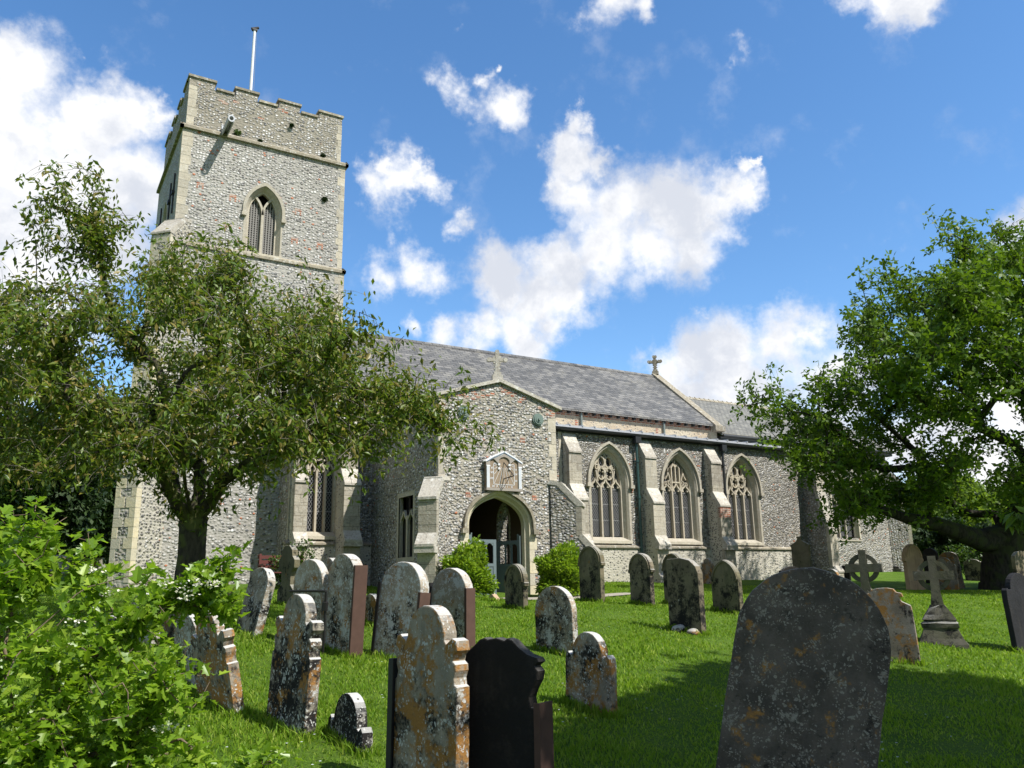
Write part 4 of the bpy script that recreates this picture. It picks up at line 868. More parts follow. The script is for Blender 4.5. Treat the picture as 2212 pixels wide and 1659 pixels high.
# brick wall and table tomb, far left
def wallpt(x, y, d): return at(x, y, d)
A0 = at(60, 1242, 44); B0 = at(206, 1240, 44); zg = min(A0[2], B0[2])-.5
bw = empty('boundary_wall', (A0[0], A0[1], zg)); tag(bw, 'low red brick and flint wall with a pale end pier beyond the tower', 'wall')
dirv = Vector((B0[0]-A0[0], B0[1]-A0[1], 0)); Lw = dirv.length; dirv.normalize(); nrm = Vector((dirv.y, -dirv.x, 0))
TB = lambda u, v, w_: tuple(Vector((A0[0], A0[1], 0))+dirv*u-nrm*w_+Vector((0, 0, v)))
m_ = MB(); m_.prism([(-4, zg), (Lw, zg), (Lw, zg+1.22), (-4, zg+1.22)], [], TB, 0, .35); m_.build('wall_body', brickmat('brick_and_flint'), bw)
m_ = MB(); m_.prism([(-4, zg+1.225), (Lw-.01, zg+1.225), (Lw-.01, zg+1.33), (-4, zg+1.33)], [], TB, -.04, .39); m_.build('wall_coping', M['brick'], bw)
m_ = MB(); m_.prism([(Lw+.004, zg), (Lw+.3, zg), (Lw+.3, zg+1.36), (Lw+.004, zg+1.36)], [], TB, -.06, .41); m_.build('pier', M['stone_block'], bw)
tp = at(100, 1240, 34); tz = float(G(tp[0], tp[1])); tt = empty('table_tomb', (tp[0], tp[1], tz)); tag(tt, 'low pale grey table tomb on the grass before the brick wall', 'tomb')
m_ = MB(); m_.box(tp[0]-.8, tp[0]+.8, tp[1]-.4, tp[1]+.4, tz-.2, tz+.6); m_.build('chest', M['stone_block'], tt); m_ = MB(); m_.box(tp[0]-.95, tp[0]+.95, tp[1]-.5, tp[1]+.5, tz+.604, tz+.72); m_.build('slab', M['slope'], tt)

P_path = [(10.1, 17.0), (12.3, 16.9), (15.5, 17.6), (19, 18.2), (26, 18.4), (26, 19.1), (19, 19.0), (15.5, 18.45), (13.0, 17.9), (12.4, 18.5), (10.1, 18.5)]
m_ = MB(); xs_ = np.linspace(10.1, 14.2, 12)
for xa, xb in zip(xs_[:-1], xs_[1:]):
    def band(x): c_ = np.interp(x, [10.1, 12.3, 15.5, 19, 26], [17.5, 17.45, 18.0, 18.6, 18.75]); w_ = np.interp(x, [10.1, 12.3, 13.5, 26], [.55, .55, .35, .32]); return c_-w_+.05*math.sin(x*5), c_+w_+.04*math.sin(x*3.7+1)
    (a0, a1), (b0, b1) = band(xa), band(xb); m_.poly([(xa, a0, float(G(xa, a0))+.022), (xb, b0, float(G(xb, b0))+.022), (xb, b1, float(G(xb, b1))+.022), (xa, a1, float(G(xa, a1))+.022)])
tag(m_.build('path', M['path']), kind='structure')
# ------------------------------------------------------------------ gravestones
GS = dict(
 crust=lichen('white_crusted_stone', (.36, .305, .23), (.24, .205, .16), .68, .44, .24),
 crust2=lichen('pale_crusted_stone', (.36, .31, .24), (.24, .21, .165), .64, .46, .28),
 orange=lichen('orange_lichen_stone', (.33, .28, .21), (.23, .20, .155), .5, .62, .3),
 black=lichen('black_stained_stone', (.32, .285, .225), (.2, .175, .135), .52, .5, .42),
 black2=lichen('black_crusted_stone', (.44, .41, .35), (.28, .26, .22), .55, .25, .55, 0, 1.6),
 dark=lichen('dark_stone', (.036, .031, .026), (.02, .018, .016), .06, .05, .4),  # very dark base with little crust
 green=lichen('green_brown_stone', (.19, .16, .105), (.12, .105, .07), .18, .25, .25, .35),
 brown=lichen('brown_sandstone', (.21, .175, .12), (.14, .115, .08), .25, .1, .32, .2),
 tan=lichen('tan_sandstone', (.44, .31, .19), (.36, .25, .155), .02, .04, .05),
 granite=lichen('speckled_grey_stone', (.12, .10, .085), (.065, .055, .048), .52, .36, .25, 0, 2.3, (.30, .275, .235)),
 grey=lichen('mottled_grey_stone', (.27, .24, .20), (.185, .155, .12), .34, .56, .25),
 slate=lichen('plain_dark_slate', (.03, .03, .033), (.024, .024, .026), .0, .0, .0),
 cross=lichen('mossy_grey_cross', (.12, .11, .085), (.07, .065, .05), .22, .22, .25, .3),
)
def outline(style, w, h):
    H = w/2; P = []
    def arc(cx, cy, rx, ry, a0, a1, n): return [(cx+rx*math.cos(a), cy+ry*math.sin(a)) for a in np.linspace(a0, a1, n)]
    PI = math.pi
    if style == 'round': return [(-H, -.35), (H, -.35)]+arc(0, h-H*.98, H, H*.98, 0, PI, 25)
    if style == 'segment': return [(-H, -.35), (H, -.35)]+arc(0, h-H*.62, H, H*.62, 0, PI, 25)
    if style == 'gothic': return [(-H, -.35)]+arch(0, 0, h-w*.62, H, w*.62, 9)[1:-1]+[(H, -.35)]
    if style == 'hooded':
        e = w*.045; return [(-H, -.35), (H, -.35), (H, h-w*.62), (H+e*1.7, h-w*.60), (H+e*1.7, h-w*.52), (H+e, h-w*.5)]+arc(0, h-w*.5-e*.2, H+e, H+e*.2, 0.04, PI-.04, 23)+[(-H-e, h-w*.5), (-H-e*1.7, h-w*.52), (-H-e*1.7, h-w*.60), (-H, h-w*.62)]
    if style == 'goth_hood':
        e = w*.04; A_ = arch(0, 0, h-w*.62, H+e, w*.62, 10)[1:-1]; return [(-H, -.35), (-H, h-w*.78), (-H-e*2, h-w*.75), (-H-e*2, h-w*.66)]+A_+[(H+e*2, h-w*.66), (H+e*2, h-w*.75), (H, h-w*.78), (H+.0, -.35)]
    if style == 'shoulder':   # cyma shoulders and a raised round head
        r = w*.30; s = h-r-w*.06; right = [(H, -.35), (H, s-w*.37), (H*.93, s-w*.35), (H*.90, s-w*.29), (H*.97, s-w*.22), (H*.95, s-w*.17), (H*.86, s-w*.14), (H*.90, s-w*.08), (H*1.0, s-w*.04), (H*.97, s+w*.05), (H*.84, s+w*.07), (r*1.08, s+w*.01)]
        return right+arc(0, h-r, r, r, -.05, PI+.05, 17)+[(-x, y) for x, y in right[::-1]]
    if style == 'lowshoulder':
        r = w*.33; s = h-r; right = [(H, -.35), (H, s-w*.12), (H*.97, s-w*.02), (H*.86, s+w*.03), (H*.74, s-w*.02)]
        return right+arc(0, h-r, r, r, -.0, PI+.0, 15)+[(-x, y) for x, y in right[::-1]]
    if style == 'scroll':     # ogee sweep with horned ends
        right = [(H, -.35), (H, h-w*.62), (H*.80, h-w*.60), (H*.76, h-w*.52), (H*.84, h-w*.44), (H*.95, h-w*.36), (H*.98, h-w*.28), (H*.88, h-w*.24), (H*1.0, h-w*.20), (H*.96, h-w*.165), (H*.72, h-w*.14), (H*.52, h-w*.07), (H*.40, h-w*.015), (H*.28, h-w*.0), (H*.2, h-w*.02)]
        return right+[(0, h)]+[(-x, y) for x, y in right[::-1]]
    if style == 'scroll2':
        right = [(H, -.35), (H, h-w*.42), (H*.97, h-w*.36), (H*.66, h-w*.28), (H*.60, h-w*.2), (H*.74, h-w*.19), (H*.70, h-w*.12), (H*.52, h-w*.09), (H*.42, h-w*.03), (H*.2, h-w*.005)]
        return right+[(0, h)]+[(-x, y) for x, y in right[::-1]]
    if style == 'camber': return [(-H, -.35), (H, -.35), (H, h-w*.16), (H*.9, h-w*.13)]+arc(0, h-w*.17, H*.82, w*.17, .2, PI-.2, 13)+[(-H*.9, h-w*.13), (-H, h-w*.16)]
    if style == 'slanted': return [(-H, -.35), (H, -.35), (H, h-w*.12), (H*.93, h-w*.02), (H*.1, h), (-H*.5, h-w*.06), (-H*.85, h-w*.2), (-H, h-w*.36)]
    if style == 'acro':
        right = [(H, -.35), (H, h-w*.52), (H*1.06, h-w*.50), (H*1.06, h-w*.40), (H*.8, h-w*.34), (H*.55, h-w*.27), (H*.3, h-w*.2), (H*.2, h-w*.08), (H*.3, h-w*.05), (H*.25, h)]
        return right+[(-x, y) for x, y in right[::-1]]
    if style == 'obelisk':
        right = [(H, -.35), (H, .3), (H*.55, .42), (H*.6, h*.55), (H*.95, h*.62), (H*.98, h*.75), (H*.7, h*.82), (H*.62, h*.92), (H*.25, h)]
        return right+[(-x, y) for x, y in right[::-1]]
    if style == 'broken': return [(-H, -.2), (H, -.2), (H*.8, h*.45), (H*.2, h*.6), (-H*.3, h), (-H*.55, h*.7), (-H, h*.3)]
def slab_mesh(pts, th, bev=.012, jit=.004, seed=0):
    r_ = random.Random(seed); n = len(pts); dense = []
    for i in range(n):                       # resample so that the edge can be worn
        a, b_ = pts[i], pts[(i+1) % n]; L = math.dist(a, b_); k = max(1, int(L/.09))
        for j in range(k):
            t_ = j/k; dense.append((a[0]+(b_[0]-a[0])*t_+r_.uniform(-jit, jit), a[1]+(b_[1]-a[1])*t_+r_.uniform(-jit, jit)))
    bm = bmesh.new(); T3 = tessellate_polygon([[Vector((a, b_, 0)) for a, b_ in dense]])
    vf = [bm.verts.new((0, u, v)) for u, v in dense]; f = bm.faces.new(vf)
    bmesh.ops.recalc_face_normals(bm, faces=[f])
    ext = bmesh.ops.extrude_face_region(bm, geom=[f]); vv = [e for e in ext['geom'] if isinstance(e, bmesh.types.BMVert)]
    bmesh.ops.translate(bm, verts=vv, vec=(th, 0, 0)); bmesh.ops.recalc_face_normals(bm, faces=bm.faces)
    es = [e for e in bm.edges if abs(abs((e.verts[0].co-e.verts[1].co).x)) < 1e-5 and len(e.link_faces) == 2]
    if bev: bmesh.ops.bevel(bm, geom=es, offset=bev, segments=2, affect='EDGES', profile=.6)
    bmesh.ops.triangulate(bm, faces=[f for f in bm.faces if len(f.verts) > 4])
    me = bpy.data.meshes.new('slab'); bm.to_mesh(me); bm.free(); return me
STN = []
SGN = -1
W_MAX = {}
def stone(xl, xr, yb, yt, style, mat, label, th=.11, yaw=0., side=0., back=0., d=None, group='gravestones in the churchyard', name='gravestone', hp=None, wid=None, panel=True, scl=1.):
    """xl,xr: face edges at the base, yb base row, yt top row (photo rows in a 2212 px wide frame)"""
    if d is None: P0 = ground_hit(xr, yb)
    else: P0 = at(xr, yb, d); P0[2] = G(P0[0], P0[1]); P0 = at(xr, 1250, d)*np.array([1, 1, 0])+np.array([0, 0, 1])*G(*at(xr, 1250, d)[:2])
    y_ = rad(yaw); dirw = np.array([math.sin(y_), math.cos(y_), 0.])
    if wid is None:
        lo, hi = .02, 3.
        for _ in range(40):
            m_ = (lo+hi)/2
            if proj(P0+dirw*m_)[0] > xl: lo = m_
            else: hi = m_
        wid = lo
        if wid > W_MAX.get(label, .74):           # turn the stone until its real width fits the gap between its edges
            yaw_lo, yaw_hi = -85., yaw; wt_ = W_MAX.get(label, .74)
            for _ in range(40):
                m_ = (yaw_lo+yaw_hi)/2; dirw = np.array([math.sin(rad(m_)), math.cos(rad(m_)), 0.])
                if proj(P0+dirw*wt_)[0] > xl: yaw_hi = m_
                else: yaw_lo = m_
            yaw = (yaw_lo+yaw_hi)/2; wid = wt_; y_ = rad(yaw); dirw = np.array([math.sin(y_), math.cos(y_), 0.])
    C0 = P0+dirw*wid/2; C0[2] = G(C0[0], C0[1])
    if hp is None:
        lo, hi = .1, 4.
        for _ in range(40):
            m_ = (lo+hi)/2
            if proj(C0+np.array([0, 0, m_]))[1] > yt: lo = m_
            else: hi = m_
        hp = lo/max(.8, math.cos(rad(side))*math.cos(rad(back)))
    me = slab_mesh(outline(style, wid, hp), th, min(.012, th*.12), .003 if style not in ('broken',) else .01, int(xl*7+yt))
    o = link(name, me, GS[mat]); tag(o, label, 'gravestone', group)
    # local: face looks along -x, width along y. rotate yaw, lean
    Rz = Matrix.Rotation(-y_, 4, 'Z')
    o.matrix_world = Matrix.Translation(Vector(C0)) @ Rz @ Matrix.Rotation(rad(side*SGN), 4, 'X') @ Matrix.Rotation(rad(back), 4, 'Y')
    STN.append((label[:40], round(yaw), round(wid, 2), round(float(hp), 2), [round(float(v), 1) for v in C0]))
    o['_w'] = wid; o['_h'] = hp; o['_t'] = th
    if panel and style in ('round', 'hooded', 'gothic', 'goth_hood', 'segment') and name == 'gravestone' and scl > .5 and mat in ('green', 'brown', 'tan', 'crust'):
        # shallow moulded rim on the face
        pts = outline({'hooded': 'round', 'goth_hood': 'gothic'}.get(style, style), wid*.86, hp-wid*.07); pts2 = outline({'hooded': 'round', 'goth_hood': 'gothic'}.get(style, style), wid*.80, hp-wid*.10)
        if style in ('hooded', 'goth_hood', 'gothic'):
            m_ = MB(); m_.prism(pts[2:] if style != 'gothic' else pts[1:-1], [], lambda u, v, w_: (w_, u, v), 0, .01) if False else None
            a_, b_ = [p for p in outline({'hooded': 'round', 'goth_hood': 'gothic'}[style] if style != 'gothic' else 'gothic', wid*.98, hp-.01) if p[1] > hp-wid*.6], [p for p in outline({'hooded': 'round', 'goth_hood': 'gothic'}[style] if style != 'gothic' else 'gothic', wid*.84, hp-wid*.07) if p[1] > hp-wid*.6]
            m_.prism(a_+b_[::-1], [], lambda u, v, w_: (w_, u, v), -.022, .02)
            r_ = m_.build('moulding', GS[mat]); r_.parent = o
    return o
def strip(o, side, z0, z1, mat='rust', wd=.012, label=None, out=.004, over=.02):
    """iron strap down one edge of a stone"""
    W_, t_ = o['_w'], o['_t']; m_ = MB(); y0 = side*(W_/2+out); m_.box(-over, t_+over, min(y0, y0+side*wd), max(y0, y0+side*wd), z0, z1)
    m_.box(-over-.008, -over+.001, min(y0-side*.03, y0+side*wd), max(y0-side*.03, y0+side*wd), z0, z1)
    s_ = m_.build('iron_strip', M[mat]); s_.parent = o; return s_
stone(507, 546, 1380, 1226, 'segment', 'crust2', 'black and white crusted gravestone leaning right, left of the pair with an iron bar', .12, side=-8, back=10)
stone(572, 655, 1600, 1283, 'shoulder', 'black', 'tall shouldered gravestone with a large black stain, right of the hawthorn bush', .115, side=-3., back=1.5)
stone(704, 780, 1638, 1497, 'lowshoulder', 'black2', 'smallest near gravestone, knee high and black crusted with a white edge', .10, side=-3, back=2)
s4 = stone(626, 690, 1405, 1208, 'round', 'crust', 'round topped white lichened gravestone, left one behind the iron bar', .12, side=-1)
s5 = stone(682, 722, 1392, 1205, 'round', 'crust2', 'partly hidden round gravestone in the middle of the three in a cluster', .11)
s6 = stone(696, 757, 1424, 1197, 'round', 'crust2', 'tall round gravestone with a rust brown iron strip down its right edge', .15, side=-4)
strip(s6, -1, .02, .02+1.12, 'rust', .012, over=.015)
s7 = stone(805, 894, 1436, 1213, 'round', 'crust', 'broad round gravestone with white top, strapped in iron on both edges', .16, side=-4, back=3)
strip(s7, -1, .0, .86, 'rust', over=.01); strip(s7, 1, .0, .95, 'iron', .02, over=.02)
s8 = stone(929, 1008, 1414, 1227, 'round', 'crust', 'round gravestone with bright white rim standing before the left porch bush', .14)
strip(s8, -1, .0, .82, 'rust', over=.01); strip(s8, 1, 0, .9, 'iron', .02)
# the iron bar across the pair
P_ = ground_hit(694, 1424)
m_ = MB(); a_ = at(627, 1277, 11.2); b_ = at(704, 1277, 10.6); c_ = at(697, 1415, 10.6)
def seg(p, q_, r_=.014): m_.tube([tuple(p), tuple(q_)], r_, 5)
seg(a_, b_, .017); seg(b_, c_, .017); m_.tube([tuple(at(703, 1300, 10.6)), tuple(at(701, 1318, 10.6))], .04, 7)
o = m_.build('iron_bar', M['iron']); tag(o, 'black iron bar bent over in front of the clustered gravestones', 'iron bar')
stone(781, 812, 1358, 1283, 'segment', 'orange', 'small low gravestone peeping out right of the tall one with the rusty strip', .12)
s10 = stone(846, 984, 1700, 1308, 'shoulder', 'orange', 'big shouldered gravestone with orange lichen at the centre front, an iron post at its left', .12, d=5.85, side=-1)
strip(s10, 1, -.1, .92, 'iron', .03, over=.03)
s11 = stone(985, 1160, 1690, 1378, 'scroll', 'dark', 'black scroll topped gravestone in deep shade beside the orange one', .09, yaw=-14, d=5.75)
strip(s11, -1, -.2, .72, 'rust', .02, over=.03)
stone(1158, 1240, 1424, 1266, 'round', 'crust2', 'round gravestone with a thick white rim and yellow lichen, in front of the porch path', .10, yaw=-8, side=1)
stone(1222, 1320, 1553, 1365, 'lowshoulder', 'orange', 'squat gravestone thick with orange and white lichen, right of the black scroll topped one', .10, yaw=-6, side=-1.5)
stone(1091, 1131, 1318, 1218, 'hooded', 'green', 'small narrow hooded gravestone standing before the porch gate', .11)
stone(1253, 1299, 1301, 1179, 'hooded', 'green', 'dark greenish round gravestone right of the porch bushes, near the bin', .12)
stone(1363, 1407, 1312, 1195, 'hooded', 'brown', 'hooded gravestone with pale speckles under the first big aisle window', .11)
stone(1436, 1478, 1311, 1195, 'hooded', 'green', 'hooded gravestone half hidden behind the tall dark slab', .11)
stone(1447, 1516, 1373, 1205, 'slanted', 'brown', 'tall dark slab gravestone with uneven top and cobbles at its foot', .12)
for k, (x, y, r_) in enumerate(((1468, 1364, .13), (1498, 1371, .11))):
    P = ground_hit(x, y); bm = bmesh.new(); bmesh.ops.create_icosphere(bm, subdivisions=3, radius=r_)
    for v in bm.verts: v.co.z *= .62; v.co *= 1+.08*math.sin(v.co.x*30+k)*math.cos(v.co.y*24)
    me = bpy.data.meshes.new('cobble'); bm.to_mesh(me); bm.free(); o = link('cobble', me, GS['grey' if k else 'crust2'], None, True); o.location = (P[0], P[1], P[2]+.03)
    tag(o, 'pale rounded cobble at the left foot of the tall dark slab' if k == 0 else 'brown rounded cobble at the right foot of the tall dark slab', 'cobble', 'cobbles at the foot of the slab')
stone(1518, 1540, 1262, 1206, 'lowshoulder', 'grey', 'small grey gravestone close to the aisle wall under the second window', .09, side=-1)
stone(1541, 1600, 1330, 1209, 'gothic', 'green', 'pointed dark green gravestone with pale streaks, under the third aisle window', .11)
stone(1671, 1741, 1290, 1223, 'camber', 'dark', 'black curved top of a gravestone showing over the big speckled stone', .10, yaw=-40)
stone(1716, 1754, 1262, 1159, 'acro', 'green', 'ornate gravestone with a finial near the aisle corner', .12)
stone(1428, 1762, 1900, 1234, 'round', 'granite', 'huge speckled round topped gravestone filling the right foreground', .12, yaw=-42, side=-13, d=4.0, hp=1.69, wid=.70)
stone(1776, 1823, 1292, 1229, 'lowshoulder', 'grey', 'low grey gravestone between the big speckled stone and the wheel cross', .1)
stone(1814, 1836, 1254, 1222, 'camber', 'dark', 'small black gravestone near the chancel wall', .09, side=-3)
stone(1872, 1990, 1440, 1270, 'scroll2', 'grey', 'grey gravestone with scrolled top and orange patch between the two wheel crosses', .09, yaw=-30, side=2)
stone(1945, 2001, 1274, 1175, 'goth_hood', 'tan', 'clean tan sandstone gravestone with a pointed moulded head', .16, yaw=-18)
stone(2000, 2033, 1262, 1184, 'round', 'dark', 'black round gravestone behind the right wheel cross', .1)
stone(2041, 2082, 1271, 1192, 'segment', 'grey', 'pale grey gravestone leaning left, right of the second wheel cross', .09, side=5)
stone(2020, 2071, 1275, 1204, 'lowshoulder', 'grey', 'speckled grey gravestone behind the arm of the right wheel cross', .09)
stone(2086, 2124, 1256, 1208, 'camber', 'brown', 'brown gravestone with cambered top in the shade of the oak', .1)
stone(2126, 2141, 1246, 1229, 'segment', 'black2', 'tiny white edged gravestone left of the oak trunk', .08)
stone(2156, 2240, 1284, 1190, 'segment', 'brown', 'wide brown gravestone in front of the oak trunk at the right edge', .12, yaw=-20)
stone(2149, 2262, 1407, 1237, 'lowshoulder', 'slate', 'plain black shouldered gravestone at the right edge of the photo', .1, yaw=-30, side=4)
stone(597, 632, 1310, 1178, 'obelisk', 'green', 'tall waisted dark green gravestone in shade before the red bench', .13)
stone(440, 454, 1262, 1198, 'gothic', 'dark', 'thin dark reddish gravestone right of the cherry trunk', .1)
stone(268, 325, 1405, 1281, 'round', 'crust', 'round gravestone with white top seen through the hawthorn bush', .11)
stone(346, 392, 1400, 1286, 'segment', 'orange', 'orange topped gravestone seen behind the hawthorn twig below the cherry trunk', .11)
stone(428, 503, 1552, 1317, 'shoulder', 'orange', 'left leaning gravestone with an orange right edge beside the hawthorn', .11, side=6, back=-9)
stone(384, 432, 1507, 1325, 'segment', 'crust2', 'left leaning pale edged gravestone half hidden by the hawthorn', .1, side=5, back=-8)
stone(190, 262, 1440, 1330, 'camber', 'black', 'dim square shouldered gravestone deep behind the hawthorn', .1)
stone(1046, 1072, 1300, 1284, 'broken', 'tan', 'small broken wedge of stone on the path before the porch', .12, group=None)
def wheel_cross(x, yc, yt, yb, label, base=True, yaw=0., sc_=1., side=0.):
    P0 = ground_hit(x, yb); lo, hi = .2, 4.
    for _ in range(40):
        m_ = (lo+hi)/2
        if proj(P0+np.array([0, 0, m_]))[1] > yt: lo = m_
        else: hi = m_
    H = lo; u = H/1.9*sc_; t_ = .16*sc_
    rt = empty('wheel_cross', tuple(P0), rad(-yaw), False); tag(rt, label, 'stone cross'); T = lambda a, b_, c_: (c_, a, b_)
    zc = H-.44*u; m_ = MB()
    pts = [(-.085*u, H), (-.085*u, zc+.095*u), (-.42*u, zc+.105*u), (-.42*u, zc-.105*u), (-.09*u, zc-.095*u), (-.095*u, zc-.4*u), (-.14*u, .8*u)]
    pts = pts+[(-a, b_) for a, b_ in pts[::-1]]
    m_.prism(pts, [], T, -t_/2, t_/2); m_.build('cross_shaft', GS['cross'], rt)
    m_ = MB(); ring(m_, T, 0, zc, .30*u, .30*u, .105*u, -t_*.36, t_*.36, 28); m_.build('wheel_ring', GS['cross'], rt)
    m_ = MB(); rr = random.Random(int(x))
    prof = [(.15, .84), (.18, .78), (.27, .64), (.34, .52), (.31, .49), (.37, .44), (.37, .35), (.34, .32), (.42, .12), (.50, 0), (.54, -.2)] if base else [(.15, .84), (.2, .7), (.26, .45), (.3, .1), (.34, -.2)]
    R_ = []
    for a, z in prof: R_.append([(a*u*c1+rr.uniform(-.012, .012), a*u*.62*c2+rr.uniform(-.012, .012), z*u+rr.uniform(-.01, .01)) for c1, c2 in ((-1, -1), (-.33, -1.06), (.33, -1.06), (1, -1), (1.04, 0), (1, 1), (.33, 1.06), (-.33, 1.06), (-1, 1), (-1.04, 0))])
    for A_, B_ in zip(R_[:-1], R_[1:]):
        for j in range(10): m_.poly([(A_[j][1], A_[j][0], A_[j][2]), (A_[(j+1) % 10][1], A_[(j+1) % 10][0], A_[(j+1) % 10][2]), (B_[(j+1) % 10][1], B_[(j+1) % 10][0], B_[(j+1) % 10][2]), (B_[j][1], B_[j][0], B_[j][2])])
    m_.poly([(p[1], p[0], p[2]) for p in R_[0]]); b_ = m_.build('plinth', GS['cross'], rt)
    return rt
wheel_cross(1880, 0, 1188, 1352, 'wheel headed stone cross left of the scrolled grey gravestone', False, -30, 1.05)
wheel_cross(2036, 0, 1201, 1390, 'wheel headed stone cross on a rugged stepped plinth, nearer the right edge', True, -35, .98)
def plain_cross(x, yt, yb, label, hw=.22, mat='cross'):
    P0 = ground_hit(x, yb); lo, hi = .2, 4.
    for _ in range(40):
        m_ = (lo+hi)/2
        if proj(P0+np.array([0, 0, m_]))[1] > yt: lo = m_
        else: hi = m_
    H = lo; rt = empty('stone_cross', tuple(P0), rad(30), False); tag(rt, label, 'stone cross'); T = lambda a, b_, c_: (c_, a, b_); k = H*.075
    m_ = MB(); m_.prism([(-k, .1), (k, .1), (k, H*.62), (hw, H*.62), (hw, H*.62+2*k), (k, H*.62+2*k), (k, H), (-k, H), (-k, H*.62+2*k), (-hw, H*.62+2*k), (-hw, H*.62), (-k, H*.62)], [], T, -k*.8, k*.8); m_.build('cross_shaft', GS[mat], rt)
    m_ = MB(); m_.box(-.2, .2, -.28, .28, -.2, .14); m_.box(-.13, .13, -.2, .2, .14, .26); m_.build('plinth', GS[mat], rt)
plain_cross(1934, 1196, 1235, 'small plain stone cross before the chancel corner')
plain_cross(2108, 1186, 1244, 'mossy stone cross half hidden in leaves under the oak', .3)
# ------------------------------------------------------------------ vegetation
def unit(v): return v/np.maximum(1e-9, np.linalg.norm(v, axis=-1, keepdims=True))
def rand_dirs(n, r_=rng): return unit(r_.normal(size=(n, 3)))
def leaves(name, P, size, mat, parent, template='kite', droop=.0, up=.4, elong=2.3, outd=None, jitter=.35):
    """P (n,3) leaf bases. one small folded blade per point"""
    n = len(P); A = rand_dirs(n); A[:, 2] -= droop
    if outd is not None: A = A*.8+outd*.9
    A = unit(A); Nn = rand_dirs(n); Nn[:, 2] += up*2; Nn = unit(Nn-A*np.sum(Nn*A, -1, keepdims=True)); S = np.cross(A, Nn)
    L = size*(1+jitter*rng.normal(size=(n, 1))*.5).clip(.5, 1.7); Wd = L/elong
    if template == 'kite':      # four vertices, folded along the midrib
        V = np.stack([P, P+A*L*.45+S*Wd*.5+Nn*Wd*.16, P+A*L-Nn*L*.12, P+A*L*.45-S*Wd*.5+Nn*Wd*.16], 1).reshape(-1, 3)
        i = np.arange(n)[:, None]*4; F = np.concatenate([i+[[0, 1, 2]], i+[[0, 2, 3]]], 1).reshape(-1, 3)
    elif template == 'rosette':   # lobed cluster: three crossing kites from one base
        Vs = []
        for k in range(3):
            a = k*2.1+rng.uniform(0, 1, (n, 1)); D = A*np.cos(a*.9-1)+S*np.sin(a*.9-1); D = unit(D+Nn*rng.normal(size=(n, 1))*.3); S2 = unit(np.cross(D, Nn))
            Vs.append(np.stack([P, P+D*L*.4+S2*Wd*.5, P+D*L-Nn*L*.1, P+D*L*.5-S2*Wd*.55], 1))
        V = np.stack(Vs, 1).reshape(-1, 3); i = np.arange(n*3)[:, None]*4; F = (i+np.array([[0, 1, 2, 3]])).reshape(-1, 4)
    elif template == 'lobed':     # hawthorn: five lobed blade, two halves folded at the midrib
        half = np.array([(0, .0), (.16, .05), (.22, .30), (.36, .50), (.42, .22), (.58, .26), (.70, .40), (.76, .16), (.90, .14), (1., .0)])
        V = []
        for s1 in (-1, 1):
            for a, b_ in half: V.append(P+A*L*a+S*s1*b_*L*.95+Nn*(abs(b_)*L*.35-a*a*L*.18))
        V = np.stack(V, 1).reshape(-1, 3); k = len(half); i = np.arange(n)[:, None]*(2*k)
        F = []
        for h_ in (0, k):
            for a, b_, c_ in ((0, 1, 2), (0, 2, 4), (2, 3, 4), (0, 4, 7), (4, 5, 7), (5, 6, 7), (0, 7, 9), (7, 8, 9)): F.append(i+np.array([[h_+a, h_+b_, h_+c_]]))
        F = np.stack(F, 1).reshape(-1, 3)
    elif template == 'oval':
        V = np.stack([P, P+A*L*.3+S*Wd*.45+Nn*Wd*.12, P+A*L*.7+S*Wd*.42+Nn*Wd*.1, P+A*L, P+A*L*.7-S*Wd*.42+Nn*Wd*.1, P+A*L*.3-S*Wd*.45+Nn*Wd*.12], 1).reshape(-1, 3)
        i = np.arange(n)[:, None]*6; F = np.concatenate([i+[[0, 1, 2, 3]], i+[[0, 3, 4, 5]]], 1).reshape(-1, 4)
    return nmesh(name, V, F, mat, parent)
def grow(seed, targets, step=.22, wob=.04, sag=0., hub=None):
    """branching skeleton: each target joins the nearest existing wood. returns points, parents, tip index per target"""
    P = [np.array(p, float) for p, _ in seed]; par = [q_ for _, q_ in seed]; hub = np.array(hub if hub is not None else seed[-1][0])
    order = np.argsort(np.linalg.norm(targets-hub, axis=1)); tips = np.zeros(len(targets), int)
    cap = 40000; A = np.zeros((cap, 3)); A[:len(P)] = P; n = len(P); D = np.zeros(cap)
    for i in range(n): D[i] = 0 if par[i] < 0 else D[par[i]]+np.linalg.norm(A[i]-A[par[i]])
    start = min(2, n-1)
    for ti in order:
        t_ = targets[ti]; d = np.linalg.norm(A[start:n]-t_, axis=1)+.18*D[start:n]; j = int(np.argmin(d))+start; dist = np.linalg.norm(A[j]-t_)
        pj = par[j] if par[j] >= 0 else j; d0 = A[j]-A[pj]; d0 = d0/max(1e-6, np.linalg.norm(d0))
        k = max(1, int(dist/step)); c1 = A[j]+d0*dist*.33; c2 = t_-(t_-A[j])*.3+np.array([0, 0, sag*dist])
        last = j
        for s_ in range(1, k+1):
            u = s_/k; p = (1-u)**3*A[j]+3*(1-u)**2*u*c1+3*(1-u)*u*u*c2+u**3*t_+(rng.normal(size=3)*wob if s_ < k else 0)
            if n >= cap: break
            A[n] = p; par.append(last); D[n] = D[last]+step; last = n; n += 1
        tips[ti] = last
    return A[:n].copy(), np.array(par), tips
def radii(P, par, tips, r0, r1):
    cnt = np.zeros(len(P)); 
    for t_ in tips: cnt[t_] += 1
    for i in range(len(P)-1, 0, -1):
        if par[i] >= 0: cnt[par[i]] += cnt[i]
    cnt = np.maximum(cnt, 1); e = math.log(r0/r1)/math.log(cnt.max()); return r1*cnt**e
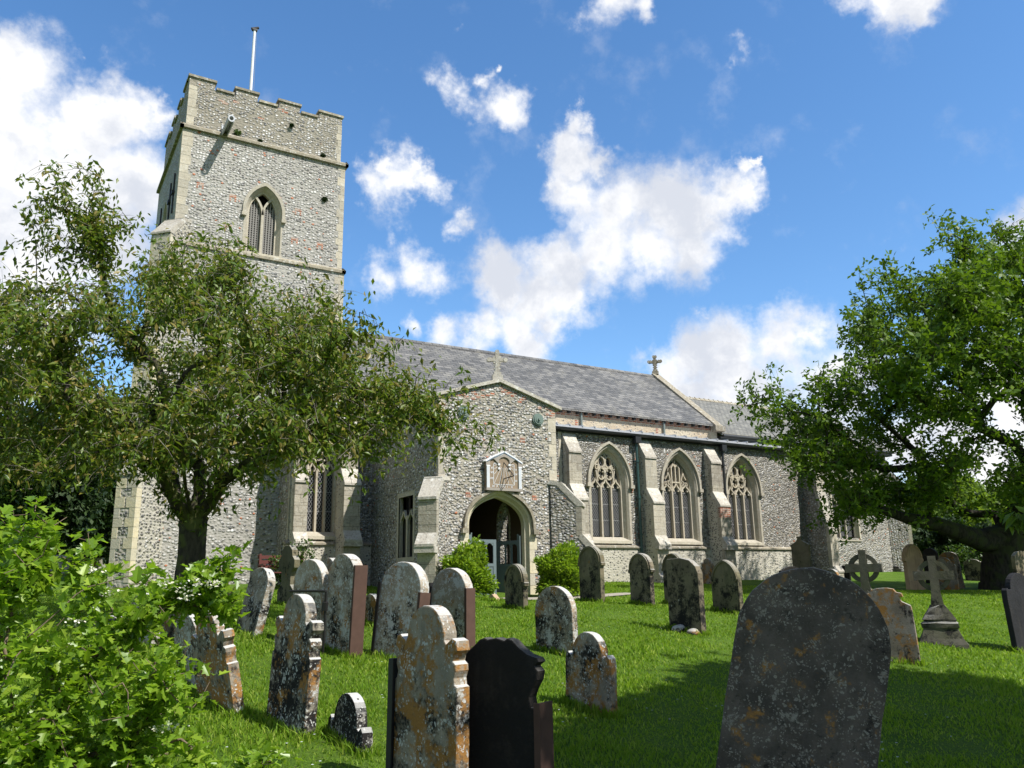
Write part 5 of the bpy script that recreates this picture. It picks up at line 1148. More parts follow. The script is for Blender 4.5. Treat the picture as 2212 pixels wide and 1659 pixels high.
def wood(name, P, par, R, mat, parent, sides=6, rmin=0.):
    idx = np.array([i for i in range(len(P)) if par[i] >= 0 and R[i] >= rmin]); a, b_ = P[par[idx]], P[idx]; d = unit(b_-a)
    ref = np.where(np.abs(d[:, 2:3]) < .9, [[0, 0, 1.]], [[1., 0, 0]]); s1 = unit(np.cross(d, ref)); s2 = np.cross(d, s1)
    ra = np.minimum(R[par[idx]], R[idx]*1.3); rb = R[idx]; th = np.linspace(0, 2*np.pi, sides+1)[:-1]
    c_, s_ = np.cos(th)[None, :, None], np.sin(th)[None, :, None]
    A_ = a[:, None]+(s1[:, None]*c_+s2[:, None]*s_)*ra[:, None, None]; B_ = (b_+d*rb[:, None]*.3)[:, None]+(s1[:, None]*c_+s2[:, None]*s_)*rb[:, None, None]
    V = np.concatenate([A_, B_], 1).reshape(-1, 3); i = (np.arange(len(idx))*2*sides)[:, None, None]; k = np.arange(sides); k2 = (k+1) % sides
    F = (i+np.stack([k, k2, k2+sides, k+sides], -1)[None]).reshape(-1, 4)
    return nmesh(name, V, F, mat, parent, True)
def in_poly(pts, poly):
    x, y = pts[:, 0], pts[:, 1]; c_ = np.zeros(len(pts), bool); j = len(poly)-1
    for i in range(len(poly)):
        xi, yi = poly[i]; xj, yj = poly[j]; c_ ^= ((yi > y) != (yj > y)) & (x < (xj-xi)*(y-yi)/(yj-yi+1e-12)+xi); j = i
    return c_
def crown_points(poly, dc, rd, n, dens=None, clumps=0, cs=.4, pw=.5):
    """points through a crown whose outline seen from the front is poly; its thickness along the view follows the outline"""
    po = np.array(poly, float); x0, y0 = po.min(0); x1, y1 = po.max(0); cx, cy = (x0+x1)/2, (y0+y1)/2; out = []
    want = clumps or n
    while len(out) < want:
        q_ = rng.uniform([x0, y0], [x1, y1], (want*2, 2)); q_ = q_[in_poly(q_, poly)]
        for x, y in q_:
            if dens is not None and rng.random() > dens(x, y): continue
            e = max(.05, 1-((x-cx)/((x1-x0)/2))**2)**pw*max(.1, 1-((y-cy)/((y1-y0)/2)*.85)**2)**pw
            out.append(at(x, y, dc+rd*e*rng.uniform(-1, 1)))
            if len(out) >= want: break
    C = np.array(out)
    if clumps: C = C[rng.integers(0, clumps, n)]+rng.normal(size=(n, 3))*cs*np.array([1, 1, .6])
    return C
# ---- ornamental cherry, left
BARK_C = bark('cherry_bark', (.035, .03, .026), (.075, .065, .05), (.10, .115, .035))
LEAF_C = leafmat('cherry_leaf', (.065, .115, .012), (.12, .18, .02), (.23, .175, .045), .38, .42, .4)
tb = at(404, 1300, 14.2); tb[2] = G(tb[0], tb[1]); ch = empty('cherry_tree', tuple(tb)); tag(ch, 'spreading cherry tree with bronze green leaves in front of the tower', 'tree')
def pix(x, y, d): return at(x, y, d)
D0 = 14.2
seed = [(tb-np.array([0, 0, .3]), -1), (tb+np.array([0, 0, .05]), 0), (pix(408, 1240, D0), 1), (pix(413, 1200, D0), 2), (pix(415, 1160, D0), 3), (pix(417, 1125, D0), 4),
        (pix(385, 1090, D0-.3), 5), (pix(362, 1050, D0-.5), 6), (pix(340, 1000, D0-.8), 7), (pix(318, 930, D0-1.1), 8), (pix(300, 850, D0-1.3), 9), (pix(430, 1070, D0+.2), 5), (pix(432, 1010, D0+.5), 11), (pix(415, 930, D0+1.), 12), (pix(430, 840, D0+1.3), 13), (pix(455, 760, D0+1.4), 14),
        (pix(455, 1085, D0), 5), (pix(480, 1040, D0-.2), 16), (pix(530, 1005, D0-.5), 17), (pix(590, 985, D0-.7), 18), (pix(650, 960, D0-.9), 19), (pix(470, 980, D0+.1), 17), (pix(520, 900, D0+.2), 21), (pix(560, 830, D0+.4), 22),
        (pix(400, 1050, D0-.9), 5), (pix(395, 980, D0-1.6), 24), (pix(370, 900, D0-2.2), 25), (pix(450, 1040, D0-1.0), 16), (pix(500, 960, D0-1.9), 27), (pix(560, 890, D0-2.5), 28), (pix(370, 1010, D0+1.), 6), (pix(270, 960, D0+1.6), 30), (pix(190, 940, D0+1.8), 31), (pix(100, 900, D0+1.5), 32),
        (pix(250, 900, D0-.3), 9), (pix(170, 820, D0-.2), 34), (pix(110, 740, D0), 35), (pix(80, 640, D0), 36), (pix(78, 540, D0+.1), 37), (pix(72, 480, D0+.1), 38), (pix(92, 420, D0+.1), 39), (pix(130, 600, D0+.2), 37), (pix(150, 520, D0+.2), 41)]
polyC = [(-260, 700), (-120, 640), (0, 600), (60, 610), (110, 640), (160, 610), (240, 590), (300, 580), (340, 565), (400, 570), (470, 590), (500, 620), (560, 650), (640, 620), (700, 625), (745, 660), (770, 700), (810, 740), (850, 770), (890, 810), (920, 850), (890, 900), (850, 930), (820, 975), (760, 980), (700, 1000), (640, 1020), (560, 1010), (480, 985), (420, 1000), (330, 1000), (260, 990), (180, 1020), (90, 1010), (0, 1040), (-120, 1020), (-260, 960), (-340, 800)]
polyB = [(880, 790), (960, 830), (1050, 880), (1050, 920), (1000, 950), (940, 945), (880, 930)]
spire = [(75, 350), (130, 345), (200, 365), (205, 400), (250, 450), (300, 465), (285, 485), (235, 500), (230, 545), (120, 560), (60, 560), (80, 470), (65, 420)]
top2 = [(330, 500), (360, 495), (420, 520), (490, 510), (560, 590), (480, 600), (380, 560)]
dens = lambda x, y: 1. if y > 600 else .7
T1 = crown_points(polyC, D0, 4.0, 950, dens, 250, .26)
T1 = np.concatenate([T1, crown_points(spire, D0+.1, .55, 38), crown_points(top2, D0, 1., 26), crown_points(polyB, D0-1.2, .7, 24)])
Pc, parc, tips = grow(seed, T1, .2, .025, .05, pix(420, 1100, D0)); Rc = radii(Pc, parc, tips, .225, .0042); Rc[:2] = [.33, .27]; Rc[2:6] = [.245, .235, .235, .24]
wood('trunk', Pc, parc, Rc, BARK_C, ch, 7)
# leafy twigs: a run of drooping leaves behind every tip
def twig_leaves(P, par, tips, per, spread, back=4):
    out = []
    for t_ in tips:
        j = t_; chain = [P[j]]
        for _ in range(back):
            if par[j] < 0: break
            j = par[j]; chain.append(P[j])
        chain = np.array(chain); k = rng.integers(0, len(chain), per); u = rng.random((per, 1)); k2 = np.minimum(k+1, len(chain)-1)
        out.append(chain[k]*(1-u)+chain[k2]*u+rng.normal(size=(per, 3))*spread)
    return np.concatenate(out)
def twigs(P, tips, n, L, mat, parent, r_=.003, droop=.2):
    base = np.repeat(P[tips], n, 0)+rng.normal(size=(len(tips)*n, 3))*.05; d = rand_dirs(len(base)); d[:, 2] -= droop; d = unit(d); m = len(base)
    mid = base+d*L*.5*rng.uniform(.6, 1.3, (m, 1)); tip = mid+unit(d+np.array([0, 0, -droop]))*L*.5
    PP = np.concatenate([base, mid, tip]); pr_ = np.concatenate([-np.ones(m), np.arange(m), np.arange(m)+m]).astype(int)
    wood('twigs', PP, pr_, np.concatenate([np.full(m, r_*1.5), np.full(m, r_), np.full(m, r_*.5)]), mat, parent, 3); return tip
TWIG_C = bark('cherry_twig', (.17, .15, .125), (.27, .24, .2))
tt_ = twigs(Pc, tips, 3, .42, TWIG_C, ch, .0035, .3)
LP = np.concatenate([twig_leaves(Pc, parc, tips, 50, .11), np.repeat(tt_, 6, 0)+rng.normal(size=(len(tt_)*6, 3))*.06])
leaves('crown', LP, .12, LEAF_C, ch, 'kite', .55, .5, 2.5)
# ---- the big oak, right
BARK_O = bark('oak_bark', (.022, .02, .017), (.05, .045, .037), (.05, .06, .025))
LEAF_O = leafmat('oak_leaf', (.05, .10, .007), (.085, .155, .011), (.14, .21, .016), .36, .5, .25)
DO = 27.; ob = at(2172, 1250, DO); ob[2] = G(ob[0], ob[1]); ok = empty('oak_tree', tuple(ob)); tag(ok, 'big low branching oak tree at the right, its crown reaching over the chancel', 'tree')
seed = [(ob-np.array([0, 0, .4]), -1), (ob, 0), (pix(2168, 1225, DO), 1), (pix(2168, 1190, DO), 2), (pix(2172, 1160, DO), 3),
        (pix(2120, 1168, DO-.3), 4), (pix(2070, 1150, DO-.8), 5), (pix(2015, 1130, DO-1.2), 6), (pix(1960, 1120, DO-1.4), 7), (pix(1900, 1100, DO-1.4), 8), (pix(1830, 1095, DO-1), 9),
        (pix(2150, 1110, DO+.6), 4), (pix(2100, 1110, DO+1), 11), (pix(2060, 1090, DO+1.2), 12), (pix(2020, 1060, DO+1), 13), (pix(2013, 1020, DO+.8), 14), (pix(1990, 985, DO+.6), 15), (pix(1950, 950, DO+.4), 16), (pix(1905, 910, DO), 17), (pix(1850, 870, DO-.3), 18),
        (pix(1975, 900, DO+.8), 17), (pix(1990, 860, DO+1), 20),
        (pix(2215, 1080, DO-.5), 4), (pix(2230, 1010, DO-1), 22), (pix(2190, 960, DO-1.4), 23), (pix(2120, 925, DO-1.7), 24), (pix(2060, 880, DO-1.8), 25), (pix(2010, 820, DO-1.8), 26), (pix(2240, 900, DO-.5), 23), (pix(2190, 820, DO-.3), 28), (pix(2130, 740, DO), 29), (pix(2080, 650, DO+.2), 30), (pix(2260, 800, DO), 28), (pix(2200, 680, DO+.3), 32), (pix(2190, 580, DO+.5), 33),
        (pix(2250, 1120, DO+.8), 4), (pix(2330, 1040, DO+1), 35), (pix(2400, 900, DO+1.2), 36), (pix(2450, 750, DO+1), 37), (pix(2100, 1010, DO-2.4), 25), (pix(2130, 1080, DO-2.6), 39)]
oak_main = [(1650, 862), (1690, 852), (1735, 840), (1765, 815), (1790, 785), (1820, 750), (1830, 700), (1850, 675), (1880, 665), (1905, 685), (1935, 625), (1965, 605), (1995, 610), (2025, 555), (2070, 530), (2130, 545), (2160, 505), (2200, 495), (2280, 500), (2400, 520), (2600, 640), (2700, 800), (2700, 1000), (2500, 1080), (2300, 1090), (2200, 1080), (2150, 1050), (2100, 1060), (2050, 1075), (1990, 1090), (1930, 1100), (1860, 1115), (1820, 1100), (1800, 1060), (1760, 1030), (1730, 980), (1700, 960), (1685, 920), (1660, 895)]
HOLES_O = [(1960, 985, 50, 34), (2010, 930, 34, 26), (2085, 960, 70, 40), (2170, 900, 60, 60), (2150, 1000, 60, 34), (1905, 1010, 26, 22), (1850, 880, 24, 20), (1930, 800, 26, 22), (2040, 740, 24, 30), (2160, 740, 40, 34), (1990, 690, 20, 18), (2060, 830, 30, 26), (2075, 1040, 46, 20), (1790, 930, 22, 18), (1930, 900, 26, 20)]
def densO(x, y):
    for hx, hy, rx_, ry_ in HOLES_O:
        if ((x-hx)/rx_)**2+((y-hy)/ry_)**2 < 1: return .07
    return 1.
TO = crown_points(oak_main, DO-.3, 5.2, 1150, densO, 330, .34)
tipsadd = np.array([at(1640, 862, DO-2), at(1625, 868, DO-2), at(1690, 990, DO-2), at(1735, 1020, DO-1), at(1800, 1115, DO-1), at(2165, 480, DO), at(2040, 505, DO+1), at(1860, 640, DO), at(1930, 580, DO), at(1720, 960, DO-2)])
TO = np.concatenate([TO, np.repeat(tipsadd, 3, 0)+rng.normal(size=(30, 3))*.25])
Po, paro, tipo = grow(seed, TO, .35, .07, -.03, pix(2100, 1000, DO)); Ro = radii(Po, paro, tipo, .42, .009); Ro[:5] = [.95, .82, .66, .60, .62]; Ro[5:11] = np.maximum(Ro[5:11], [.36, .29, .23, .18, .13, .09])
wood('trunk', Po, paro, Ro, BARK_O, ok, 8)
to_ = twigs(Po, tipo, 3, .6, BARK_O, ok, .006, -.1)
LPo = np.concatenate([twig_leaves(Po, paro, tipo, 15, .19, 3), np.repeat(to_, 5, 0)+rng.normal(size=(len(to_)*5, 3))*.13])
leaves('crown', LPo, .165, LEAF_O, ok, 'rosette', -.1, .5, 1.9)
# ---- background trees and hedges
def bushy(name, label, cat, x, ytop, ybase, d, wpx, mat, n, lsize, group=None, lob=9, trunk=.2, tmpl='rosette', depth=None, gz=None, low=.08):
    b_ = at(x, ybase, d); b_[2] = gz if gz is not None else G(b_[0], b_[1]); top = at(x, ytop, d)[2]; H = top-b_[2]; Wm = wpx/FD*d/2; Dm = depth or Wm
    rt = empty(name, tuple(b_)); tag(rt, label, cat, group)
    C = []
    for k in range(lob):
        a = rng.uniform(0, 2*math.pi); z = rng.uniform(.25, .86); rr = math.sqrt(max(0, 1-((z-.45)/.6)**2))*rng.uniform(.3, .8)
        C.append((rr*Wm*math.cos(a), rr*Dm*math.sin(a), z*H, rng.uniform(.28, .42)))
    C.append((0, 0, .72*H, .36)); C = np.array(C); k = rng.integers(0, len(C), n); dd = rand_dirs(n)*(rng.random((n, 1))**.28)
    Pn = np.stack([C[k, 0]+dd[:, 0]*C[k, 3]*Wm*1.25, C[k, 1]+dd[:, 1]*C[k, 3]*Dm*1.25, C[k, 2]+dd[:, 2]*C[k, 3]*H*.62], 1)
    Pn = Pn[(Pn[:, 2] > low*H)]; sub = rng.normal(size=(len(Pn), 3))*.07*Wm; Pn = Pn+sub
    ca, sa = math.cos(AZ-math.pi/2), math.sin(AZ-math.pi/2); Pw = np.stack([Pn[:, 0]*ca-Pn[:, 1]*sa, Pn[:, 0]*sa+Pn[:, 1]*ca, Pn[:, 2].clip(.02, None)], 1)+b_
    leaves('crown', Pw, lsize, mat, rt, tmpl, 0, .5, 1.9)
    sd_ = [(b_-np.array([0, 0, .3]), -1), (b_+np.array([0, 0, H*.12]), 0), (b_+np.array([0, 0, H*.3]), 1)]
    tg = Pw[rng.integers(0, len(Pw), 60 if H > 2 else 40)]; A_, pa_, ti_ = grow(sd_, tg, H*.06, H*.006); wood('trunk', A_, pa_, radii(A_, pa_, ti_, trunk, trunk*.05), BARK_O, rt, 5)
    return rt
YEW = leafmat('yew_leaf', (.012, .028, .007), (.02, .042, .010), (.034, .06, .013), .2, .6, .25)
MID = leafmat('mid_green_leaf', (.035, .07, .012), (.06, .11, .018), (.09, .145, .025), .4)
BRI = leafmat('fresh_yellow_green_leaf', (.075, .13, .015), (.12, .19, .02), (.17, .25, .03), .5)
PAL = leafmat('pale_hawthorn_leaf', (.10, .15, .06), (.20, .26, .13), (.45, .48, .36), .4)
GRPT = 'trees and hedges behind the churchyard'
bushy('yew_tree', 'dark yew tree behind the cherry at the left edge', 'tree', 40, 850, 1245, 38, 330, YEW, 16000, .26, GRPT, 12, .4)
bushy('yew_tree', 'black green yew tree between the cherry and the tower foot', 'tree', 165, 930, 1240, 43, 210, YEW, 12000, .26, GRPT, 10, .35)
bushy('broadleaf_tree', 'lighter green tree low at the left edge behind the hawthorn', 'tree', -10, 1000, 1240, 33, 150, MID, 7000, .2, GRPT, 9, .25)
bushy('shrub', 'mid green shrub above the brick wall left of the tower', 'shrub', 205, 1120, 1235, 47, 110, MID, 5000, .2, GRPT, 7, .12)
bushy('yew_tree', 'dark yew bush filling the gap left of the tower buttress', 'shrub', 218, 1010, 1238, 49, 130, YEW, 9000, .26, GRPT, 9, .2)
bushy('shrub', 'dark shrub behind the far end of the brick wall', 'shrub', 110, 1130, 1235, 50, 160, YEW, 5000, .24, GRPT, 7, .12)
bushy('broadleaf_tree', 'tall tree beyond the left frame edge', 'tree', -150, 700, 1240, 42, 330, MID, 9000, .28, GRPT, 11, .4)
bushy('broadleaf_tree', 'bright yellow green tree behind the oak trunk', 'tree', 2055, 1018, 1235, 52, 190, BRI, 9000, .3, GRPT, 11, .3)
bushy('broadleaf_tree', 'bright yellow green tree at the right edge behind the oak', 'tree', 2180, 1050, 1235, 56, 190, BRI, 7000, .3, GRPT, 10, .3)
bushy('broadleaf_tree', 'mid green tree behind the chancel corner', 'tree', 1975, 1075, 1235, 58, 120, MID, 6000, .3, GRPT, 9, .25)
bushy('hawthorn_shrub', 'pale blossoming shrub right of the chancel corner', 'shrub', 1965, 1125, 1232, 50, 80, PAL, 5000, .2, GRPT, 8, .1)
bushy('shrub', 'clipped green shrub beside the chancel end', 'shrub', 1975, 1160, 1234, 47, 75, MID, 4500, .16, GRPT, 6, .1, 'oval')
bushy('shrub', 'dark hedge shrub behind the tan gravestone', 'shrub', 2045, 1130, 1236, 46, 130, YEW, 7000, .22, GRPT, 9, .12)
bushy('shrub', 'dark hedge shrub right of the wheel crosses', 'shrub', 2125, 1140, 1238, 44, 120, YEW, 6000, .22, GRPT, 9, .12)
bushy('shrub', 'bright shrub at the right edge beside the oak trunk', 'shrub', 2215, 1145, 1240, 38, 90, BRI, 4000, .18, GRPT, 7, .1)
bushy('shrub', 'low leafy sapling around the mossy cross', 'shrub', 2100, 1165, 1240, 36, 110, MID, 1300, .16, GRPT, 7, .05, 'kite')
bushy('shrub', 'dark hedge shrub beyond the right frame edge', 'shrub', 2320, 1100, 1240, 42, 200, MID, 6000, .25, GRPT, 9, .15)
for k, (x, d, yt) in enumerate(((2500, 60, 1040), (2800, 70, 1060), (1900, 75, 1130), (2000, 80, 1120), (2130, 75, 1110), (-350, 60, 900), (-600, 60, 950), (2260, 80, 1100))):
    bushy('broadleaf_tree', ['distant hedge tree beyond the right edge, taller', 'distant hedge tree far beyond the right edge', 'distant tree hidden behind the chancel', 'distant tree behind the oak, left', 'distant tree behind the oak, middle', 'distant tree beyond the left edge, nearer', 'distant tree far beyond the left edge', 'distant tree behind the oak, right'][k], 'tree', x, yt, 1240, d, 300, MID, 3500, .5, GRPT, 9, .3)
# ---- porch bushes
SHR = leafmat('glossy_shrub_leaf', (.09, .17, .012), (.17, .27, .02), (.28, .38, .035), .45, .3, .5)
def shrubm(name, label, c, rx, ry, h_, n, size, mat, group=None, tmpl='oval'):
    c = np.array(c, float); c[2] = float(G(c[0], c[1]))-.1; rt = empty(name, tuple(c)); tag(rt, label, 'shrub', group)
    th = rand_dirs(n); th[:, 2] = np.abs(th[:, 2])*1.4-.42; rr = rng.random((n, 1))**.25; lump = 1+.2*np.sin(th[:, :1]*6+c[0])*np.cos(th[:, 1:2]*5+c[0])+.14*np.sin(th[:, 2:]*8+th[:, :1]*3)
    th[:, :2] = unit(th[:, :2])*np.sqrt(np.clip(1-np.abs(th[:, 2:])**3.2, .02, 1)); P_ = th*rr*lump*np.array([rx, ry, h_*.6])+np.array([0, 0, h_*.36])+c; P_ = P_[P_[:, 2] > c[2]+.06]
    leaves('foliage', P_, size, mat, rt, tmpl, 0, .6, 1.6, unit(P_-c-np.array([0, 0, h_*.2])))
    A_, pa_, ti_ = grow([(c, -1), (c+np.array([0, 0, .1]), 0), (c+np.array([0, 0, .25]), 1)], P_[rng.integers(0, len(P_), 60)], .1, .01); wood('stems', A_, pa_, radii(A_, pa_, ti_, .03, .004), BARK_O, rt, 4)
shrubm('shrub', 'bright green bush in front of the left gate leaf', (9.55, 18.4, 0), .56, .48, 1.38, 5600, .095, SHR, 'bushes by the porch door')
shrubm('shrub', 'rounded bright green bush right of the porch door', (12.05, 18.0, 0), .58, .52, 1.38, 6000, .095, SHR, 'bushes by the porch door')
shrubm('shrub', 'small shaded bush against the aisle wall behind the clustered gravestones', (6.6, 23.0, 0), .6, .4, 1.3, 1500, .08, MID)
for k, (x, z, r_, lb) in enumerate(((5.11, 17.37, .13, 'round tuft of ivy on the tower below the battlements'), (8.22, 17.3, .09, 'small tuft at the right end of the tower string course'), (8.35, 15.55, .11, 'small plant rooted right of the belfry window'), (5.9, 17.25, .06, 'tiny tuft on the string course right of the ivy tuft'), (7.0, 18.2, .07, 'tiny plant high on the parapet wall'))):
    Pq = np.array([x, 27.48, z])+rand_dirs(260)*r_*rng.random((260, 1))**.4*np.array([1, .5, .8]); Pq = np.array([TM @ Vector(p_) for p_ in Pq]); rt = empty('wall_plant', tuple(TM @ Vector((x, 27.5, z)))); tag(rt, lb, 'plant', 'plants rooted in the tower wall'); leaves('foliage', Pq, .06, YEW if k != 0 else MID, rt, 'kite', 0, .3, 2)
# ---- foreground hawthorn, left
LEAF_H = leafmat('hawthorn_leaf', (.11, .20, .012), (.19, .32, .022), (.30, .40, .045), .5, .36, .45)
BARK_H = bark('hawthorn_bark', (.10, .075, .05), (.17, .13, .09))
DH = 3.3; hb_ = at(60, 1659, DH)*1.; hb_ = np.array([hb_[0]-.25, hb_[1], 0.]); hb_[2] = float(G(hb_[0], hb_[1]))
hw_ = empty('hawthorn_bush', tuple(hb_)); tag(hw_, 'fresh green hawthorn bush with small white blossom in the left foreground', 'bush')
polyH = [(-300, 1000), (-60, 1130), (0, 1135), (60, 1100), (110, 1115), (125, 1180), (120, 1250), (200, 1265), (280, 1290), (320, 1300), (340, 1345), (315, 1400), (355, 1440), (375, 1480), (360, 1530), (310, 1560), (330, 1600), (380, 1640), (370, 1700), (-300, 1800)]
def densH(x, y): return .35 if (x < 200 and 1290 < y < 1400) else (.5 if y < 1280 else 1.)
TH = crown_points(polyH, DH, .62, 720, densH, 150, .11)
br1 = [(300+i*22, 1330-i*12+8*math.sin(i), DH+.02*i) for i in range(11)]; TB1 = np.array([at(x, y+rng.normal()*14, d+rng.normal()*.06) for x, y, d in br1 for _ in range(3)]+[at(480+rng.normal()*22, 1270+rng.normal()*22, DH+.2) for _ in range(12)])
TB2 = np.array([at(x, y, DH-.2+rng.normal()*.1) for x, y in ((30, 1215), (60, 1190), (80, 1160), (100, 1130), (20, 1180), (-20, 1160), (75, 1110), (105, 1165), (40, 1150), (0, 1240), (90, 1200), (110, 1140), (60, 1130))])
TB3 = np.array([at(600+rng.normal()*25, 1648+rng.normal()*9, 3.1+rng.normal()*.1) for _ in range(9)]+[at(640, 1655, 3.1), at(570, 1645, 3.1)]+[at(x, 1690, 3.1) for x in (430, 480, 530, 590)])
seedH = [(hb_-np.array([0, 0, .2]), -1), (hb_+np.array([.02, 0, .15]), 0), (hb_+np.array([.05, .05, .35]), 1), (at(30, 1560, DH), 2), (at(130, 1480, DH), 3), (at(240, 1400, DH), 4), (at(10, 1440, DH-.1), 3), (at(-10, 1300, DH-.15), 6), (at(150, 1650, DH-.2), 2), (at(280, 1600, DH-.2), 8)]
TA = np.concatenate([TH, TB1, TB2, TB3]); Ph, parh, tiph = grow(seedH, TA, .05, .004, .0); Rh = radii(Ph, parh, tiph, .028, .0014)
wood('stems', Ph, parh, Rh, BARK_H, hw_, 6)
LPh = twig_leaves(Ph, parh, tiph, 20, .026, 4)
lf = leaves('foliage', LPh, .046, LEAF_H, hw_, 'lobed', .1, .9, 1.)
bl = [(385, 1262), (402, 1270), (455, 1261), (480, 1258), (500, 1262), (440, 1280), (425, 1292), (735, 0), (190, 1232), (205, 1228), (645, 0), (355, 1566), (372, 1572), (340, 1575), (165, 1345), (235, 1278)]
FL = leafmat('hawthorn_blossom', (.55, .52, .38), (.72, .70, .58), (.80, .79, .70), .2)
Bp = np.concatenate([at(x*.93 if x > 380 and y < 1300 else x, y, DH-.3)+rng.normal(size=(16, 3))*np.array([.02, .02, .007]) for x, y in bl if y > 0])
leaves('blossom', Bp, .011, FL, hw_, 'oval', 0, 1., 1.1)
# ---- tree standing right of the photographer, throwing the foreground shade
sb = np.array([9.6, -1.4, 0.]); st = empty('shade_tree', tuple(sb)); tag(st, 'chestnut tree just outside the right edge, a leafy twig of it hanging into view', 'tree')
nS = 760
def fr(rt_, dp, z): return np.array([_h[0]*dp+_r[0]*rt_, _h[1]*dp+_r[1]*rt_, z])   # right offset, depth, height
sb = fr(8.6, .5, 0.); st.location = tuple(sb); ORG[st.name] = Matrix.Translation(Vector(sb))
Cs = []
while len(Cs) < nS:
    p = rng.uniform(-1, 1, 3)
    if np.linalg.norm(p) > 1: continue
    q_ = fr(7.7+p[0]*3.7, 2.9+p[1]*4.4, 6.4+p[2]*2.2) if len(Cs) % 4 else fr(9.3+p[0]*2.8, 6.6+p[1]*2.2, 6.6+p[2]*1.5); xx, yy = proj(q_)
    if (q_-CAM)@FW > .3 and -150 < xx < 2400 and -200 < yy < 1800: continue
    if (q_-CAM)@FW > .0 and xx < 2480: continue
    Cs.append(q_)
# a long bough reaching forward beyond the frame edge shades the middle distance
for _ in range(60):
    q_ = fr(7.3+rng.normal()*.5, 7.9+rng.normal()*.8, 6.5+rng.normal()*.6); 
    if proj(q_)[0] > 2480: Cs.append(q_)
Cs = np.array(Cs); tw = np.array([at(2196+rng.normal()*9, 1115+rng.normal()*16, 6.5) for _ in range(7)])
Sd = [(sb-np.array([0, 0, .3]), -1), (sb+np.array([0, 0, .6]), 0), (sb+np.array([0, 0, 2.2]), 1), (fr(8.4, 1.2, 3.6), 2), (fr(8.3, 2., 5.), 3), (fr(7.6, 4.5, 3.0), 3), (at(2300, 1080, 6.6), 5)]
Ps, pas, tis = grow(Sd, np.concatenate([Cs, tw]), .3, .03); wood('trunk', Ps, pas, radii(Ps, pas, tis, .3, .008), BARK_O, st, 6)
nt = len(Cs); LPs = twig_leaves(Ps, pas, tis[:nt], 60, .3, 3)
vv_ = LPs-CAM; dz_ = vv_@FW; px_ = 1106+FD*(vv_@CR)/np.maximum(dz_, .05); LPs = LPs[(dz_ < .3) | (px_ > 2330)]; leaves('crown', LPs, .26, MID, st, 'rosette', .1, .5, 1.9)
leaves('low_twig_foliage', np.repeat(tw, 5, 0)+rng.normal(size=(35, 3))*.03, .13, BRI, st, 'kite', 1.2, .5, 2.8)
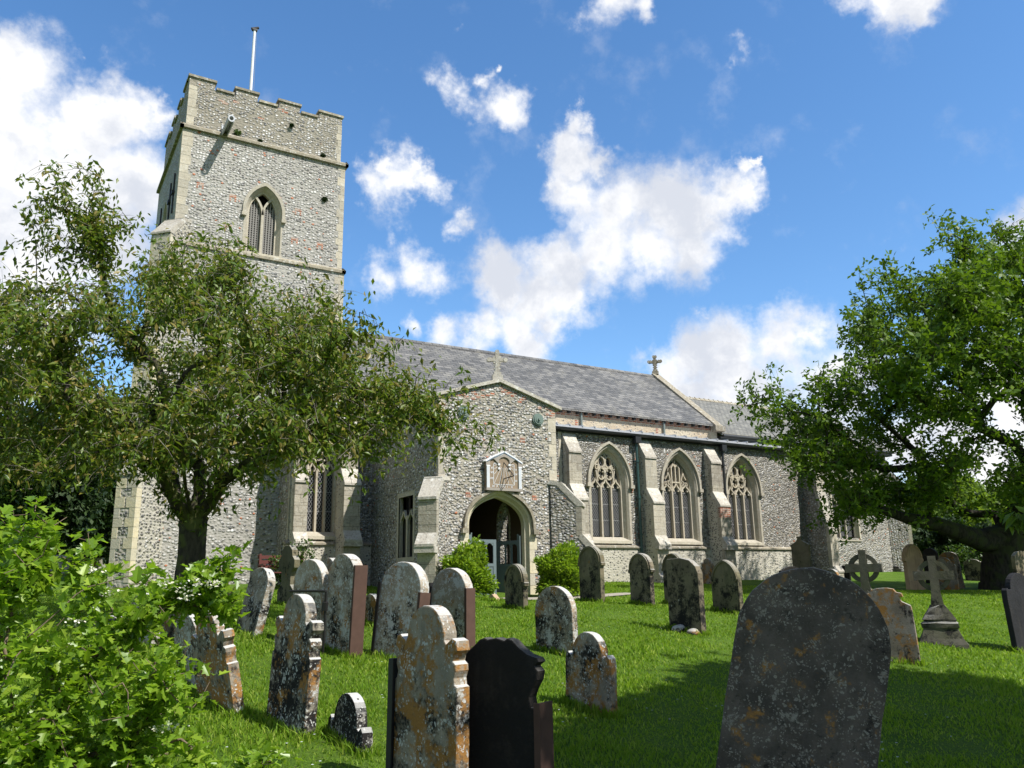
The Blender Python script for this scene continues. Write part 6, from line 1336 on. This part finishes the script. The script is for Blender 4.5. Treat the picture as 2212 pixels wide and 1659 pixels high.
# ---- grass blades
def grass():
    n = 430000; u = rng.random(n); d = 3.6*(27./3.6)**u if False else 3.6+(30-3.6)*u**1.55
    az = AZ+rng.uniform(-.72, .72, n); X = d*np.cos(az)/1.; Y = d*np.sin(az); keep = ~((Y > 18.3) & (X > 9.8) & (X < 12.2)) & (Y < 23.85) & ~((Y > 19.1) & (X > 9.1) & (X < 12.9))
    pc_ = np.interp(X, [10.1, 12.3, 15.5, 19, 26], [17.5, 17.45, 18.0, 18.6, 18.75]); pw_ = np.interp(X, [10.1, 12.3, 13.5, 26], [.5, .5, .3, .27]); keep &= ~((X > 10.1) & (X < 14.3) & (np.abs(Y-pc_) < pw_))
    tuft = np.sin(X*1.7+1)*np.cos(Y*1.9)+np.sin(X*5.1)*np.cos(Y*4.3+2)*.6
    keep &= rng.random(n) < (.8+.25*tuft)
    X, Y, d, tuft = X[keep], Y[keep], d[keep], tuft[keep]; n = len(X); Z = G(X, Y)-.01
    h_ = (.032+.022*rng.random(n)+.008*tuft)*(1+.5*(rng.random(n) < .04)); w_ = .0032*(1+d*.16)
    ex = []
    for o_ in sc.objects:
        if '_w' in o_.keys() and o_.name.startswith('gravestone'):
            dd_ = np.linalg.norm(np.array(o_.matrix_world.translation)-CAM)
            if dd_ > 26: continue
            k_ = int(4200/max(4., dd_)); u_ = rng.uniform(-.56, .56, k_)*o_['_w']; f_ = rng.random(k_) < .8; xx_ = np.where(rng.random(k_) < .5, -abs(rng.normal(size=k_))*.035-.01, o_['_t']+.01+abs(rng.normal(size=k_))*.035)
            e_ = rng.random(k_) < .2; u_ = np.where(e_, np.sign(u_)*(.5*o_['_w']+abs(rng.normal(size=k_))*.03), u_); xx_ = np.where(e_, rng.uniform(0, o_['_t'], k_), xx_)
            mw_ = np.array(o_.matrix_world); ex.append((np.stack([xx_, u_, 0*u_, 1+0*u_], 1)@mw_.T)[:, :3])
    ex = np.concatenate(ex); m2 = len(ex); X = np.concatenate([X, ex[:, 0]]); Y = np.concatenate([Y, ex[:, 1]]); d = np.concatenate([d, np.hypot(ex[:, 0], ex[:, 1])]); Z = G(X, Y)-.01; n = len(X)
    h_ = np.concatenate([h_, .06+.07*rng.random(m2)]); w_ = .0032*(1+d*.16)
    a = rng.uniform(0, 2*np.pi, n); ln = rng.normal(size=(n, 2))*.45*h_[:, None]
    B = np.stack([X, Y, Z], 1); S = np.stack([np.cos(a), np.sin(a), 0*a], 1)*w_[:, None]; top = B+np.stack([ln[:, 0], ln[:, 1], h_], 1); mid = B+np.stack([ln[:, 0]*.3, ln[:, 1]*.3, h_*.6], 1)
    V = np.stack([B-S, B+S, mid+S*.7, top, mid-S*.7], 1).reshape(-1, 3); i = np.arange(n)[:, None]*5
    F = np.concatenate([i+[[0, 1, 2]], i+[[0, 2, 4]], i+[[4, 2, 3]]], 1).reshape(-1, 3)
    GM = leafmat('grass_blade', (.105, .20, .012), (.165, .28, .02), (.26, .32, .05), .44, .5, .15)
    o = nmesh('grass', V, F, GM); tag(o, 'short bright green churchyard grass', 'grass', None, 'stuff')
    m = 900; D_ = rng.uniform(6, 24, m); A_ = AZ+rng.uniform(-.6, .6, m); cl = np.sin(D_*1.3+A_*9)*np.cos(A_*14) > .1; D_, A_ = D_[cl], A_[cl]; m = len(D_)
    P_ = np.stack([D_*np.cos(A_), D_*np.sin(A_), 0*D_], 1); P_ = P_[P_[:, 1] < 23]; P_[:, 2] = G(P_[:, 0], P_[:, 1])+.075; m = len(P_); th = np.linspace(0, 2*np.pi, 7)[:-1]
    V = (P_[:, None]+np.stack([np.cos(th), np.sin(th), 0*th], 1)[None]*.011).reshape(-1, 3); F = (np.arange(m)[:, None]*6+np.arange(6)[None])
    o = nmesh('daisies', V, F, M['white']); tag(o, 'tiny white daisies scattered in the churchyard grass', 'daisies', None, 'stuff')
grass()
